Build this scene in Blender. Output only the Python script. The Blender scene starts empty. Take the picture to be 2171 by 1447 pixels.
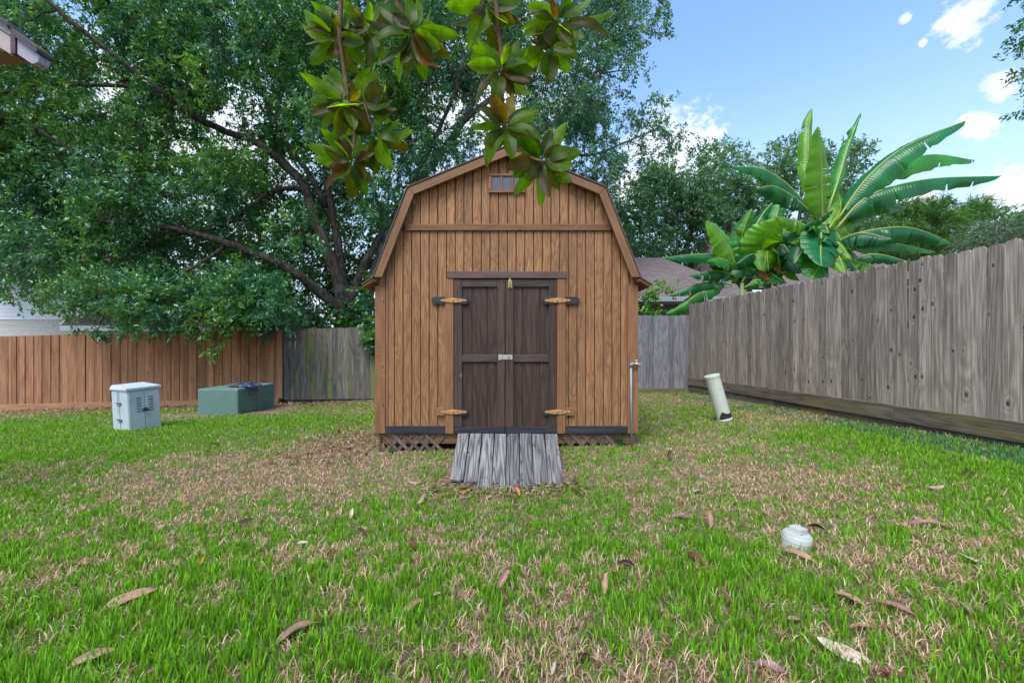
import bpy, bmesh, math, random
import numpy as np
from mathutils import Vector, Matrix

random.seed(7)
rng = np.random.default_rng(11)
SC = bpy.context.scene
COL = SC.collection
R = math.radians

# ------------------------------------------------------------------ camera, sky, sun, exposure
F, CX, HZ, CZ = 890.0, 1085.5, 737.0, 1.2      # focal length and horizon measured on the photograph (2171 px wide)
cam_d = bpy.data.cameras.new('camera')
cam = bpy.data.objects.new('camera', cam_d)
COL.objects.link(cam)
cam.location = (0, 0, CZ)
cam.rotation_euler = (R(90), 0, 0)
cam_d.sensor_width = 36
cam_d.lens = 36 * F / 2171
cam_d.shift_y = (HZ - 723.5) / 2171
cam_d.clip_start = 0.05
cam_d.clip_end = 2000
SC.camera = cam

SUN_EL, SUN_AZ = 58.0, 205.0                  # azimuth clockwise from +Y
world = bpy.data.worlds.new('World')
SC.world = world
world.use_nodes = True

sun_d = bpy.data.lights.new('sun', 'SUN')
sun_d.energy = 1.4
sun_d.angle = R(34)
sun_d.color = (1.0, 0.95, 0.88)
sun = bpy.data.objects.new('sun', sun_d)
COL.objects.link(sun)
sd = Vector((math.sin(R(SUN_AZ)) * math.cos(R(SUN_EL)), math.cos(R(SUN_AZ)) * math.cos(R(SUN_EL)), math.sin(R(SUN_EL))))
sun.rotation_euler = (-sd).to_track_quat('-Z', 'Y').to_euler()
sun.location = (0, 0, 30)

SC.view_settings.view_transform = 'Standard'
SC.view_settings.look = 'None'
SC.view_settings.gamma = 1
SC.view_settings.exposure = 1.75
SC.view_settings.use_curve_mapping = False
SC.cycles.max_bounces = 6
SC.cycles.diffuse_bounces = 3
SC.cycles.glossy_bounces = 2
SC.cycles.transmission_bounces = 4
SC.cycles.transparent_max_bounces = 4
SC.cycles.use_denoising = True


# ------------------------------------------------------------------ node helper
class NG:
    def __init__(s, tree):
        s.t = tree
        tree.nodes.clear()

    def n(s, typ, ins=None, **props):
        nd = s.t.nodes.new(typ)
        for k, v in props.items():
            setattr(nd, k, v)
        for k, v in (ins or {}).items():
            if isinstance(v, bpy.types.NodeSocket):
                s.t.links.new(v, nd.inputs[k])
            else:
                nd.inputs[k].default_value = v
        return nd

    def m(s, op, a, b=0.0, clamp=False):
        return s.n('ShaderNodeMath', {0: a, 1: b}, operation=op, use_clamp=clamp).outputs[0]

    def vm(s, op, a, b=(0, 0, 0)):
        nd = s.n('ShaderNodeVectorMath', {0: a, 1: b}, operation=op)
        return nd.outputs['Value'] if op in ('LENGTH', 'DISTANCE', 'DOT_PRODUCT') else nd.outputs[0]

    def scale(s, v, k):
        return s.vm('MULTIPLY', v, k)

    def mix(s, f, a, b, blend='MIX'):
        nd = s.n('ShaderNodeMix', None, data_type='RGBA', blend_type=blend)
        for i, v in ((0, f), (6, a), (7, b)):
            if isinstance(v, bpy.types.NodeSocket):
                s.t.links.new(v, nd.inputs[i])
            else:
                nd.inputs[i].default_value = (v if i == 0 else tuple(v) + ((1,) if len(v) == 3 else ()))
        return nd.outputs[2]

    def ramp(s, f, stops, interp='LINEAR'):
        nd = s.n('ShaderNodeValToRGB', {0: f})
        cr = nd.color_ramp
        cr.interpolation = interp
        while len(cr.elements) < len(stops):
            cr.elements.new(0.5)
        for e, (p, c) in zip(cr.elements, stops):
            e.position = p
            e.color = (c, c, c, 1) if isinstance(c, (int, float)) else tuple(c) + (1,)
        return nd.outputs[0]

    def noise(s, vec, scale=5.0, detail=3.0, rough=0.5, dist=0.0):
        return s.n('ShaderNodeTexNoise', {'Vector': vec, 'Scale': scale, 'Detail': detail, 'Roughness': rough, 'Distortion': dist}).outputs[0]

    def sstep(s, v, a, b):
        nd = s.n('ShaderNodeMapRange', {0: v, 1: a, 2: b, 3: 0.0, 4: 1.0}, interpolation_type='SMOOTHSTEP')
        return nd.outputs[0]


def new_mat(name):
    m = bpy.data.materials.new(name)
    m.use_nodes = True
    return m, NG(m.node_tree)


def finish(g, col, rough=0.7, bump=None, bump_s=0.4, bump_d=0.01, spec=0.4, metal=0.0, transl=None, tfac=0.35):
    ins = {'Base Color': col, 'Roughness': rough, 'Metallic': metal, 'Specular IOR Level': spec}
    p = g.n('ShaderNodeBsdfPrincipled')
    for k, v in ins.items():
        if isinstance(v, bpy.types.NodeSocket):
            g.t.links.new(v, p.inputs[k])
        else:
            p.inputs[k].default_value = (tuple(v) + (1,)) if k == 'Base Color' and len(v) == 3 else v
    if bump is not None:
        b = g.n('ShaderNodeBump', {'Height': bump, 'Strength': bump_s, 'Distance': bump_d})
        g.t.links.new(b.outputs[0], p.inputs['Normal'])
    out = p.outputs[0]
    if transl is not None:
        t = g.n('ShaderNodeBsdfTranslucent')
        if isinstance(transl, bpy.types.NodeSocket):
            g.t.links.new(transl, t.inputs[0])
        else:
            t.inputs[0].default_value = tuple(transl) + (1,)
        mx = g.n('ShaderNodeMixShader', {0: tfac})
        g.t.links.new(out, mx.inputs[1])
        g.t.links.new(t.outputs[0], mx.inputs[2])
        out = mx.outputs[0]
    o = g.n('ShaderNodeOutputMaterial')
    g.t.links.new(out, o.inputs[0])


# ------------------------------------------------------------------ the sky
def at(px, py, Y):
    return Vector(((px - CX) / F * Y, Y, CZ + (HZ - py) / F * Y))


def build_world():
    g = NG(world.node_tree)
    sky = g.n('ShaderNodeTexSky', sky_type='NISHITA', sun_disc=False, sun_elevation=R(SUN_EL), sun_rotation=R(SUN_AZ),
              altitude=20, air_density=1.0, dust_density=0.6, ozone_density=1.0)
    tc = g.n('ShaderNodeTexCoord').outputs['Generated']
    d = g.vm('NORMALIZE', tc)
    nz = g.noise(g.scale(d, (1, 1, 1.5)), 9.0, 7.0, 0.62)
    nf = g.noise(g.scale(d, (1, 1, 1.5)), 42.0, 5.0, 0.62)
    big = g.m('SUBTRACT', nz, 0.5)
    fin = g.m('SUBTRACT', nf, 0.5)
    tot = None
    for px, py, r in ((1462, 312, 66), (1405, 330, 70), (1500, 330, 40), (2046, 46, 42), (2010, 40, 22), (2122, 184, 30), (2080, 266, 30), (2055, 258, 20),
                      (1917, 40, 11), (1957, 92, 8), (2150, 405, 55), (1950, 420, 34),
                      (470, 320, 200), (250, 180, 90), (1000, 200, 200), (1340, 400, 60)):
        c = (at(px, py, 1.0) - Vector((0, 0, CZ))).normalized()
        rr = r / F * c.y * 1.25
        dist = g.vm('DISTANCE', d, tuple(c))
        w = g.m('MULTIPLY', big if rr > .08 else fin, rr * (2.6 if rr > .08 else 2.2))
        if rr > .08:
            w = g.m('ADD', w, g.m('MULTIPLY', fin, rr * .9))
        v = g.sstep(g.m('ADD', dist, w), rr, rr * 0.25)
        tot = v if tot is None else g.m('MAXIMUM', tot, v)
    # scattered fair-weather cloud over the whole sky
    sep = g.n('ShaderNodeSeparateXYZ', {0: d})
    zz = g.m('ADD', g.m('MAXIMUM', sep.outputs[2], 0.0), 0.18)
    flat = g.n('ShaderNodeCombineXYZ', {0: g.m('DIVIDE', sep.outputs[0], zz), 1: g.m('DIVIDE', sep.outputs[1], zz), 2: 3.7}).outputs[0]
    n2 = g.noise(flat, 1.3, 7.0, 0.58)
    gen = g.sstep(n2, 0.60, 0.74)
    # none of that field inside the clear patch of blue the photograph shows
    c0 = (at(1750, 160, 1.0) - Vector((0, 0, CZ))).normalized()
    gen = g.m('MULTIPLY', gen, g.sstep(g.vm('DISTANCE', d, tuple(c0)), 0.42, 0.75))
    mask = g.m('MAXIMUM', tot, gen, clamp=True)
    mask = g.m('MULTIPLY', mask, 0.92)
    skyc = g.mix(1.0, sky.outputs[0], (0.82, 0.92, 0.95), 'MULTIPLY')
    hazed = g.mix(g.m('MULTIPLY', g.sstep(sep.outputs[2], 0.55, 0.0), 0.75), skyc, (2.2, 2.6, 3.0))
    shade = g.mix(g.sstep(nz, 0.35, 0.65), (2.7, 2.95, 3.3), (3.4, 3.36, 3.32))
    col = g.mix(mask, hazed, shade)
    bg = g.n('ShaderNodeBackground', {'Color': col, 'Strength': 0.115})
    o = g.n('ShaderNodeOutputWorld')
    g.t.links.new(bg.outputs[0], o.inputs[0])


build_world()


# ------------------------------------------------------------------ geometry helpers
def link(o, parent=None):
    COL.objects.link(o)
    if parent is not None:
        o.parent = parent
    return o


def tag(o, label=None, cat=None, group=None, kind=None):
    if label:
        o['label'] = label
    if cat:
        o['category'] = cat
    if group:
        o['group'] = group
    if kind:
        o['kind'] = kind
    return o


def empty(name, loc=(0, 0, 0), rz=0.0, label=None, cat=None, group=None):
    o = bpy.data.objects.new(name, None)
    o.empty_display_size = 0.2
    o.location = loc
    o.rotation_euler = (0, 0, rz)
    link(o)
    return tag(o, label, cat, group)


def mesh_from(name, verts, faces, smooth=False):
    me = bpy.data.meshes.new(name)
    me.from_pydata([tuple(v) for v in verts], [], faces)
    me.update()
    if smooth:
        me.polygons.foreach_set('use_smooth', [True] * len(me.polygons))
    return me


def big_mesh(name, co, tris, cols=None):
    """Fast mesh from numpy arrays: co (N,3), tris (M,3), cols (N,3) per point."""
    me = bpy.data.meshes.new(name)
    me.vertices.add(len(co))
    me.vertices.foreach_set('co', np.asarray(co, np.float32).ravel())
    me.loops.add(len(tris) * 3)
    me.loops.foreach_set('vertex_index', np.asarray(tris, np.int32).ravel())
    me.polygons.add(len(tris))
    me.polygons.foreach_set('loop_start', np.arange(0, len(tris) * 3, 3, dtype=np.int32))
    if cols is not None:
        at_ = me.color_attributes.new('tint', 'FLOAT_COLOR', 'POINT')
        c4 = np.ones((len(co), 4), np.float32)
        c4[:, :3] = cols
        at_.data.foreach_set('color', c4.ravel())
    me.update(calc_edges=True)
    return me


def obj(name, me, mat=None, parent=None, loc=(0, 0, 0), rot=(0, 0, 0), scale=(1, 1, 1)):
    o = bpy.data.objects.new(name, me)
    if mat is not None and len(me.materials) == 0:
        me.materials.append(mat)
    o.location = loc
    o.rotation_euler = rot
    o.scale = scale
    return link(o, parent)


def bevel_me(me, w, seg=1):
    bm = bmesh.new()
    bm.from_mesh(me)
    bmesh.ops.bevel(bm, geom=bm.edges[:], offset=w, segments=seg, profile=0.6, affect='EDGES', clamp_overlap=True)
    bm.to_mesh(me)
    bm.free()
    return me


def prism(name, outline, y0, y1, bev=0.0):
    """Outline in (x, z), counter-clockwise seen from -Y, given thickness y0..y1."""
    n = len(outline)
    v = [(x, y0, z) for x, z in outline] + [(x, y1, z) for x, z in outline]
    f = [tuple(range(n)), tuple(range(2 * n - 1, n - 1, -1))]
    f += [(i, i + n, (i + 1) % n + n, (i + 1) % n) for i in range(n)]
    me = mesh_from(name, v, f)
    bm = bmesh.new()
    bm.from_mesh(me)
    bmesh.ops.recalc_face_normals(bm, faces=bm.faces[:])
    bm.to_mesh(me)
    bm.free()
    if bev:
        bevel_me(me, bev)
    return me


def boxm(name, x0, x1, y0, y1, z0, z1, bev=0.0):
    return prism(name, [(x0, z0), (x1, z0), (x1, z1), (x0, z1)], y0, y1, bev)


def tube_data(pts, rads, n=7, cap=True, rough=0.0):
    """Tube through pts; returns verts, faces."""
    pts = [Vector(p) for p in pts]
    V_, F_ = [], []
    up = Vector((0.13, 0.27, 0.95))
    for i, p in enumerate(pts):
        t = (pts[min(i + 1, len(pts) - 1)] - pts[max(i - 1, 0)]).normalized()
        a = t.cross(up)
        if a.length < 0.05:
            a = t.cross(Vector((1, 0, 0)))
        a.normalize()
        b = t.cross(a)
        for k in range(n):
            th = 2 * math.pi * k / n
            r = rads[i] * (1 + (random.uniform(-rough, rough) if rough else 0))
            V_.append(p + a * (r * math.cos(th)) + b * (r * math.sin(th)))
    for i in range(len(pts) - 1):
        for k in range(n):
            k2 = (k + 1) % n
            F_.append((i * n + k, i * n + k2, (i + 1) * n + k2, (i + 1) * n + k))
    if cap:
        F_.append(tuple(range(n - 1, -1, -1)))
        F_.append(tuple((len(pts) - 1) * n + k for k in range(n)))
    return V_, F_


def tube(name, pts, rads, n=7, smooth=True, rough=0.0):
    v, f = tube_data(pts, rads, n, True, rough)
    return mesh_from(name, v, f, smooth)


def catmull(pts, sub=6):
    """Points on a smooth curve through pts (tuples of any length)."""
    P = [np.array(p, float) for p in pts]
    P = [2 * P[0] - P[1]] + P + [2 * P[-1] - P[-2]]
    out = []
    for i in range(1, len(P) - 2):
        for k in range(sub):
            t = k / sub
            a, b, c, d = P[i - 1], P[i], P[i + 1], P[i + 2]
            out.append(0.5 * ((2 * b) + (c - a) * t + (2 * a - 5 * b + 4 * c - d) * t * t + (3 * b - a - 3 * c + d) * t ** 3))
    out.append(P[-2])
    return out


class VNoise:
    def __init__(s, seed, n=64):
        s.g = np.random.default_rng(seed).random((n, n))
        s.n = n

    def __call__(s, x, y):
        x = np.asarray(x, float); y = np.asarray(y, float)
        xi = np.floor(x).astype(int); yi = np.floor(y).astype(int)
        fx = x - xi; fy = y - yi
        fx = fx * fx * (3 - 2 * fx); fy = fy * fy * (3 - 2 * fy)
        n = s.n
        a = s.g[xi % n, yi % n]; b = s.g[(xi + 1) % n, yi % n]
        c = s.g[xi % n, (yi + 1) % n]; d = s.g[(xi + 1) % n, (yi + 1) % n]
        return (a * (1 - fx) + b * fx) * (1 - fy) + (c * (1 - fx) + d * fx) * fy


VN1, VN2, VN3, VN4 = VNoise(1), VNoise(2), VNoise(3), VNoise(4)


def gz(x, y):
    """Height of the lawn: it falls gently towards the back left, dips before the ramp."""
    x = np.asarray(x, float); y = np.asarray(y, float)
    z = 0.03 + 0.026 * np.clip(x, -16, 8) - 0.022 * np.clip(y - 5.0, 0, 12)
    z = z - 0.13 * np.exp(-((x / 1.9) ** 2 + ((y - 3.5) / 1.1) ** 2))
    z = z + 0.03 * (VN1(x * 0.8 + 20, y * 0.8 + 20) - 0.5)
    return z


def ground_at(px, py):
    Y = 3.0
    for _ in range(25):
        X = (px - CX) / F * Y
        Y = 0.5 * Y + 0.5 * (CZ - float(gz(X, Y))) * F / (py - HZ)
    X = (px - CX) / F * Y
    return Vector((X, Y, float(gz(X, Y))))


# ------------------------------------------------------------------ materials
def wood_mat(name, light, dark, line, axis='z', fine=55.0, longs=2.0, cont=4.5, contz=0.16, lines=16.0, line_amt=0.5, knots=0.0, knot_col=(0.03, 0.02, 0.015),
             rough=0.75, var=0.35, stain=None, stain_amt=0.0, moss=None, saw=0.0, bump=0.5, spec=0.3, speck=None):
    m, g = new_mat(name)
    tc = g.n('ShaderNodeTexCoord').outputs['Object']
    rnd = g.n('ShaderNodeObjectInfo').outputs['Random']
    off = g.n('ShaderNodeCombineXYZ', {0: g.m('MULTIPLY', rnd, 37.3), 1: g.m('MULTIPLY', rnd, 91.7), 2: g.m('MULTIPLY', rnd, 63.1)}).outputs[0]
    ax = {'z': (1, 1, 1), 'x': (1, 1, 1)}[axis]

    def co(across, along):
        k = (across, across, along) if axis == 'z' else (along, across, across)
        return g.vm('ADD', g.scale(tc, k), off)
    sp_ = g.n('ShaderNodeSeparateXYZ', {0: tc})

    def co2(across, along):
        a_, l_ = (sp_.outputs[0], sp_.outputs[2]) if axis == 'z' else (sp_.outputs[2], sp_.outputs[0])
        return g.n('ShaderNodeCombineXYZ', {0: g.m('ADD', g.m('MULTIPLY', a_, across), g.m('MULTIPLY', rnd, 137.3)), 1: g.m('ADD', g.m('MULTIPLY', l_, along), g.m('MULTIPLY', rnd, 71.9)), 2: 0.0}).outputs[0]
    # knots
    field_add = None
    kmask = None
    if knots > 0:
        vd = g.n('ShaderNodeTexVoronoi', {'Vector': co2(5.0, 2.6), 'Scale': 1.0, 'Randomness': 1.0}, feature='F1', voronoi_dimensions='2D')
        ks = g.n('ShaderNodeSeparateColor', {0: vd.outputs['Color']})
        has = g.sstep(ks.outputs[0], 0.62, 0.64)
        size = g.m('ADD', 0.45, g.m('MULTIPLY', ks.outputs[1], 0.75))
        vd = g.m('DIVIDE', vd.outputs['Distance'], size)
        kmask = g.m('MULTIPLY', g.sstep(vd, 0.105 * knots, 0.05 * knots), has)
        field_add = g.m('MULTIPLY', g.m('MULTIPLY', g.sstep(vd, 0.34, 0.0), 0.22), has)
    low = g.noise(co(cont, cont * contz), 1.0, 2.0, 0.45, 0.3)
    if field_add is not None:
        low = g.m('ADD', low, field_add)
    rings = g.m('ADD', g.m('MULTIPLY', g.m('SINE', g.m('MULTIPLY', low, lines * 6.283)), 0.5), 0.5)
    rings = g.m('POWER', rings, 1.6)
    streak = g.noise(co(fine, longs), 1.0, 4.0, 0.6)
    broad = g.noise(co(2.2, 0.9), 1.0, 3.0, 0.55)
    c = g.mix(g.sstep(streak, 0.32, 0.68), dark, light)
    c = g.mix(g.m('MULTIPLY', rings, line_amt), c, line)
    v = g.m('ADD', g.m('MULTIPLY', g.m('SUBTRACT', rnd, 0.5), var), 1.0)
    v = g.m('MULTIPLY', v, g.m('ADD', 0.72, g.m('MULTIPLY', broad, 0.56)))
    vv = g.n('ShaderNodeCombineXYZ', {0: v, 1: v, 2: v}).outputs[0]
    c = g.mix(1.0, c, vv, 'MULTIPLY')
    if stain is not None:
        s = g.sstep(g.noise(co(7.0, 0.55), 1.0, 4.0, 0.6), 0.62 - stain_amt * 0.3, 0.85 - stain_amt * 0.3)
        c = g.mix(g.m('MULTIPLY', s, 0.8), c, stain)
    if moss is not None:
        s = g.sstep(g.noise(co(9.0, 0.5), 1.0, 3.0, 0.55), 0.50, 0.62)
        s = g.m('MULTIPLY', s, g.sstep(g.noise(co(1.1, 1.1), 1.0, 2.0), 0.42, 0.6))
        c = g.mix(g.m('MULTIPLY', s, 0.8), c, moss)
    if speck is not None:
        vd2 = g.n('ShaderNodeTexVoronoi', {'Vector': co2(9.0, 9.0), 'Scale': 1.0, 'Randomness': 1.0}, feature='F1', voronoi_dimensions='2D')
        k2 = g.n('ShaderNodeSeparateColor', {0: vd2.outputs['Color']})
        c = g.mix(g.m('MULTIPLY', g.m('MULTIPLY', g.sstep(vd2.outputs['Distance'], 0.06, 0.03), g.sstep(k2.outputs[0], 0.80, 0.82)), 0.6), c, speck)
    if kmask is not None:
        c = g.mix(g.m('MULTIPLY', kmask, 0.85), c, knot_col)
    h = g.m('ADD', g.m('MULTIPLY', streak, 0.7), g.m('MULTIPLY', rings, -0.35))
    if kmask is not None:
        h = g.m('SUBTRACT', h, g.m('MULTIPLY', kmask, 0.5))
    if saw:
        w = g.n('ShaderNodeTexWave', {'Vector': tc, 'Scale': 24.0, 'Distortion': 1.2, 'Detail': 2.0, 'Detail Scale': 3.0},
                bands_direction='Z' if axis == 'z' else 'X').outputs[1]
        h = g.m('ADD', h, g.m('MULTIPLY', w, saw))
        c = g.mix(g.m('MULTIPLY', g.m('SUBTRACT', 1.0, w), 0.45), c, tuple(k * 0.35 for k in dark))
    finish(g, c, rough, h, bump, 0.006, spec)
    return m


def plain_mat(name, col, rough=0.5, metal=0.0, dirt=None, dirt_amt=0.4, scale=6.0, spec=0.4, bump=0.15, var=0.12):
    m, g = new_mat(name)
    tc = g.n('ShaderNodeTexCoord').outputs['Object']
    n1 = g.noise(tc, scale, 5.0, 0.6)
    n2 = g.noise(tc, scale * 7, 3.0, 0.6)
    c = g.mix(1.0, tuple(col), g.ramp(n2, [(0.3, 1 - var), (0.7, 1 + var)]), 'MULTIPLY')
    if dirt is not None:
        c = g.mix(g.m('MULTIPLY', g.sstep(n1, 0.48, 0.72), dirt_amt), c, dirt)
    finish(g, c, rough, n2, bump, 0.004, spec, metal)
    return m


def tint_leaf_mat(name, tfac=0.35, rough=0.42, spec=0.5, tmul=(1.5, 1.7, 0.6), nscale=0.0):
    """Leaf material whose colour comes from the mesh's per-leaf tint."""
    m, g = new_mat(name)
    a = g.n('ShaderNodeVertexColor', layer_name='tint').outputs[0]
    t = g.mix(1.0, a, tmul, 'MULTIPLY')
    finish(g, a, rough, None, spec=spec, transl=t, tfac=tfac)
    return m


def object_leaf_mat(name, tfac, rough=0.4, tmul=(1.6, 1.6, 0.5), vein=1.5, spec=0.5, side=0.05):
    """Leaf material whose colour is the object's own colour; local x runs across, y along the leaf."""
    m, g = new_mat(name)
    oc = g.n('ShaderNodeObjectInfo')
    tc = g.n('ShaderNodeTexCoord').outputs['Object']
    sep = g.n('ShaderNodeSeparateXYZ', {0: tc})
    ax = g.m('ABSOLUTE', sep.outputs[0])
    rib = g.sstep(ax, 0.016, 0.004)
    off = g.n('ShaderNodeCombineXYZ', {0: g.m('MULTIPLY', oc.outputs['Random'], 31.0), 1: 0.0, 2: 0.0}).outputs[0]
    nz = g.noise(g.vm('ADD', tc, off), 3.5, 4.0, 0.6)
    v = g.n('ShaderNodeTexWave', {'Vector': g.n('ShaderNodeCombineXYZ', {0: 0.0, 1: g.m('SUBTRACT', sep.outputs[1], g.m('MULTIPLY', ax, 0.9)), 2: 0.0}).outputs[0],
                                  'Scale': 5.0, 'Distortion': 0.5}, bands_direction='Y').outputs[1]
    c = g.mix(1.0, oc.outputs['Color'], g.ramp(nz, [(0.3, 0.62), (0.7, 1.3)]), 'MULTIPLY')
    c = g.mix(g.m('MULTIPLY', v, side), c, (0.02, 0.02, 0.01))
    c = g.mix(g.m('MULTIPLY', rib, 0.5), c, g.mix(1.0, c, (vein, vein, vein), 'MULTIPLY'))
    h = g.m('ADD', g.m('MULTIPLY', v, .06), g.m('MULTIPLY', rib, -1.0))
    t = g.mix(1.0, c, tmul, 'MULTIPLY')
    finish(g, c, rough, h, 0.25, 0.01, spec, 0.0, t, tfac)
    return m


M = {}
M['siding'] = wood_mat('siding wood', (0.345, 0.168, 0.068), (0.205, 0.092, 0.038), (0.120, 0.050, 0.020), cont=7.0, lines=12.0, line_amt=0.5, fine=75, longs=3.0,
                       var=0.30, rough=0.7, stain=(0.17, 0.075, 0.03), stain_amt=0.05, bump=0.35)
M['trim'] = wood_mat('trim wood', (0.27, 0.125, 0.056), (0.19, 0.084, 0.038), (0.13, 0.056, 0.022), cont=3.0, lines=8.0, line_amt=0.35, fine=70, longs=2.0, knots=0.45,
                     var=0.15, rough=0.7, bump=0.3)
M['trim_x'] = wood_mat('trim wood level', (0.235, 0.118, 0.055), (0.15, 0.073, 0.034), (0.13, 0.065, 0.03), axis='x', cont=3.0, lines=8.0, line_amt=0.35, fine=70, longs=2.0,
                       var=0.1, rough=0.7, bump=0.3)
M['band'] = wood_mat('band wood', (0.20, 0.10, 0.048), (0.135, 0.065, 0.032), (0.085, 0.04, 0.02), axis='x', cont=3.0, lines=8.0, line_amt=0.4, fine=70, longs=1.5, knots=0.6, var=0.1)
M['lintel'] = wood_mat('lintel wood', (0.16, 0.09, 0.07), (0.09, 0.055, 0.05), (0.06, 0.04, 0.035), axis='x', cont=3.0, lines=8.0, line_amt=0.35, fine=60, longs=1.5, var=0.1,
                       stain=(0.10, 0.10, 0.13), stain_amt=0.4)
M['door'] = wood_mat('door wood', (0.088, 0.047, 0.032), (0.038, 0.020, 0.0145), (0.018, 0.010, 0.008), cont=3.5, lines=9.0, line_amt=0.5, fine=60, longs=2.0, var=0.25,
                     stain=(0.15, 0.118, 0.105), stain_amt=0.12, saw=0.4, rough=0.65, speck=(0.22, 0.19, 0.17))
M['door_trim'] = wood_mat('door stile wood', (0.075, 0.042, 0.030), (0.038, 0.022, 0.017), (0.026, 0.017, 0.015), cont=3.5, lines=10.0, line_amt=0.5, fine=60, longs=2.0, var=0.5,
                          knots=0.9, knot_col=(0.15, 0.11, 0.09), rough=0.6)
M['door_trim_x'] = wood_mat('door rail wood', (0.070, 0.043, 0.034), (0.04, 0.026, 0.022), (0.026, 0.017, 0.015), axis='x', cont=3.5, lines=10.0, line_amt=0.5, fine=60, longs=2.0, var=0.5,
                            knots=0.6, knot_col=(0.12, 0.09, 0.075), rough=0.6)
M['blue_black'] = wood_mat('dark stained wood', (0.040, 0.038, 0.045), (0.022, 0.021, 0.026), (0.014, 0.014, 0.018), axis='x', cont=3.0, lines=8.0, line_amt=0.4, var=0.2, rough=0.6,
                           stain=(0.06, 0.065, 0.085), stain_amt=0.1)
M['cedar'] = wood_mat('new cedar pickets', (0.335, 0.162, 0.080), (0.235, 0.106, 0.050), (0.165, 0.070, 0.033), cont=3.2, lines=8.0, line_amt=0.4, fine=50, longs=1.4, knots=0.75,
                      knot_col=(0.07, 0.03, 0.015), var=0.55, rough=0.8, stain=(0.105, 0.052, 0.030), stain_amt=0.3)
M['cedar_x'] = wood_mat('new cedar kick board', (0.36, 0.185, 0.10), (0.28, 0.135, 0.07), (0.20, 0.09, 0.045), axis='x', cont=3.2, lines=8.0, line_amt=0.35, var=0.1, rough=0.8, knots=0.6)
M['grey'] = wood_mat('weathered grey pickets', (0.37, 0.31, 0.255), (0.18, 0.147, 0.118), (0.10, 0.08, 0.063), cont=4.0, lines=9.0, line_amt=0.4, fine=60, longs=1.6, knots=1.0,
                     knot_col=(0.030, 0.022, 0.018), var=0.55, rough=0.88, stain=(0.15, 0.12, 0.08), stain_amt=0.15, speck=(0.04, 0.03, 0.025))
M['grey_blue'] = wood_mat('weathered blue grey pickets', (0.235, 0.23, 0.245), (0.118, 0.114, 0.124), (0.07, 0.068, 0.075), cont=4.0, lines=9.0, line_amt=0.45, fine=55, longs=1.6, knots=0.9,
                          knot_col=(0.25, 0.25, 0.27), var=0.4, rough=0.88, stain=(0.05, 0.05, 0.055), stain_amt=0.1)
M['grey_moss'] = wood_mat('mossy grey pickets', (0.185, 0.165, 0.145), (0.088, 0.078, 0.068), (0.05, 0.045, 0.04), cont=4.0, lines=9.0, line_amt=0.5, fine=60, longs=1.6, knots=0.8,
                          var=0.5, rough=0.9, stain=(0.05, 0.045, 0.038), stain_amt=0.2, moss=(0.13, 0.17, 0.02))
M['kick'] = wood_mat('weathered kick board', (0.175, 0.142, 0.108), (0.095, 0.076, 0.058), (0.045, 0.037, 0.03), axis='x', cont=3.0, lines=9.0, line_amt=0.45, fine=60, longs=1.2, var=0.25, rough=0.9,
                     moss=(0.15, 0.13, 0.035), stain=(0.04, 0.035, 0.028), stain_amt=0.15)
M['ramp'] = wood_mat('weathered ramp plank', (0.25, 0.242, 0.235), (0.11, 0.106, 0.104), (0.022, 0.022, 0.025), cont=9.0, lines=10.0, contz=0.055, line_amt=0.7, fine=110, longs=2.2, knots=0.9,
                     knot_col=(0.04, 0.04, 0.045), var=0.5, rough=0.9, bump=0.9)
M['lattice'] = wood_mat('lattice strip wood', (0.15, 0.105, 0.08), (0.085, 0.06, 0.046), (0.05, 0.036, 0.029), cont=3.0, lines=7.0, line_amt=0.4, var=0.5, rough=0.9)
M['underside'] = plain_mat('dark shed framing', (0.06, 0.035, 0.022), 0.9, dirt=(0.14, 0.06, 0.03))
M['brass'] = plain_mat('painted hinge', (0.42, 0.225, 0.085), 0.55, 0.15, dirt=(0.16, 0.07, 0.03), dirt_amt=0.6, scale=30)
M['screw'] = plain_mat('screw head', (0.10, 0.07, 0.05), 0.5, 0.6, scale=40)
M['steel'] = plain_mat('dull steel', (0.45, 0.42, 0.36), 0.45, 0.6, dirt=(0.2, 0.12, 0.06), scale=30)
M['gold'] = plain_mat('brass bolt', (0.42, 0.31, 0.12), 0.4, 0.7, dirt=(0.12, 0.08, 0.03), scale=30)
M['galv'] = plain_mat('galvanised pipe', (0.23, 0.27, 0.29), 0.5, 0.4, dirt=(0.10, 0.16, 0.19), dirt_amt=0.7, scale=12)
M['roof_edge'] = plain_mat('shed roofing', (0.085, 0.065, 0.055), 0.9, dirt=(0.13, 0.06, 0.035), scale=10, bump=0.6)
M['glass_dark'] = plain_mat('dusty vent pane', (0.075, 0.068, 0.085), 0.35, 0.0, dirt=(0.20, 0.17, 0.16), scale=9, spec=0.6)
M['cabinet'] = plain_mat('pale blue cabinet paint', (0.42, 0.48, 0.50), 0.5, 0.0, dirt=(0.30, 0.36, 0.37), dirt_amt=0.5, scale=3.5, var=0.04)
M['slot'] = plain_mat('dark slot', (0.03, 0.035, 0.04), 0.6)
M['transformer'] = plain_mat('green box paint', (0.095, 0.175, 0.15), 0.55, 0.0, dirt=(0.17, 0.21, 0.145), dirt_amt=0.75, scale=2.2, var=0.07)
M['navy'] = plain_mat('navy plastic', (0.012, 0.016, 0.06), 0.5, 0.0, scale=12)
M['pvc'] = plain_mat('pale green pipe', (0.47, 0.52, 0.42), 0.42, 0.0, dirt=(0.34, 0.40, 0.30), dirt_amt=0.5, scale=4, var=0.04)
M['pvc_white'] = plain_mat('white plastic', (0.44, 0.455, 0.42), 0.42, 0.0, dirt=(0.30, 0.30, 0.26), dirt_amt=0.35, scale=16, var=0.04)
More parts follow.
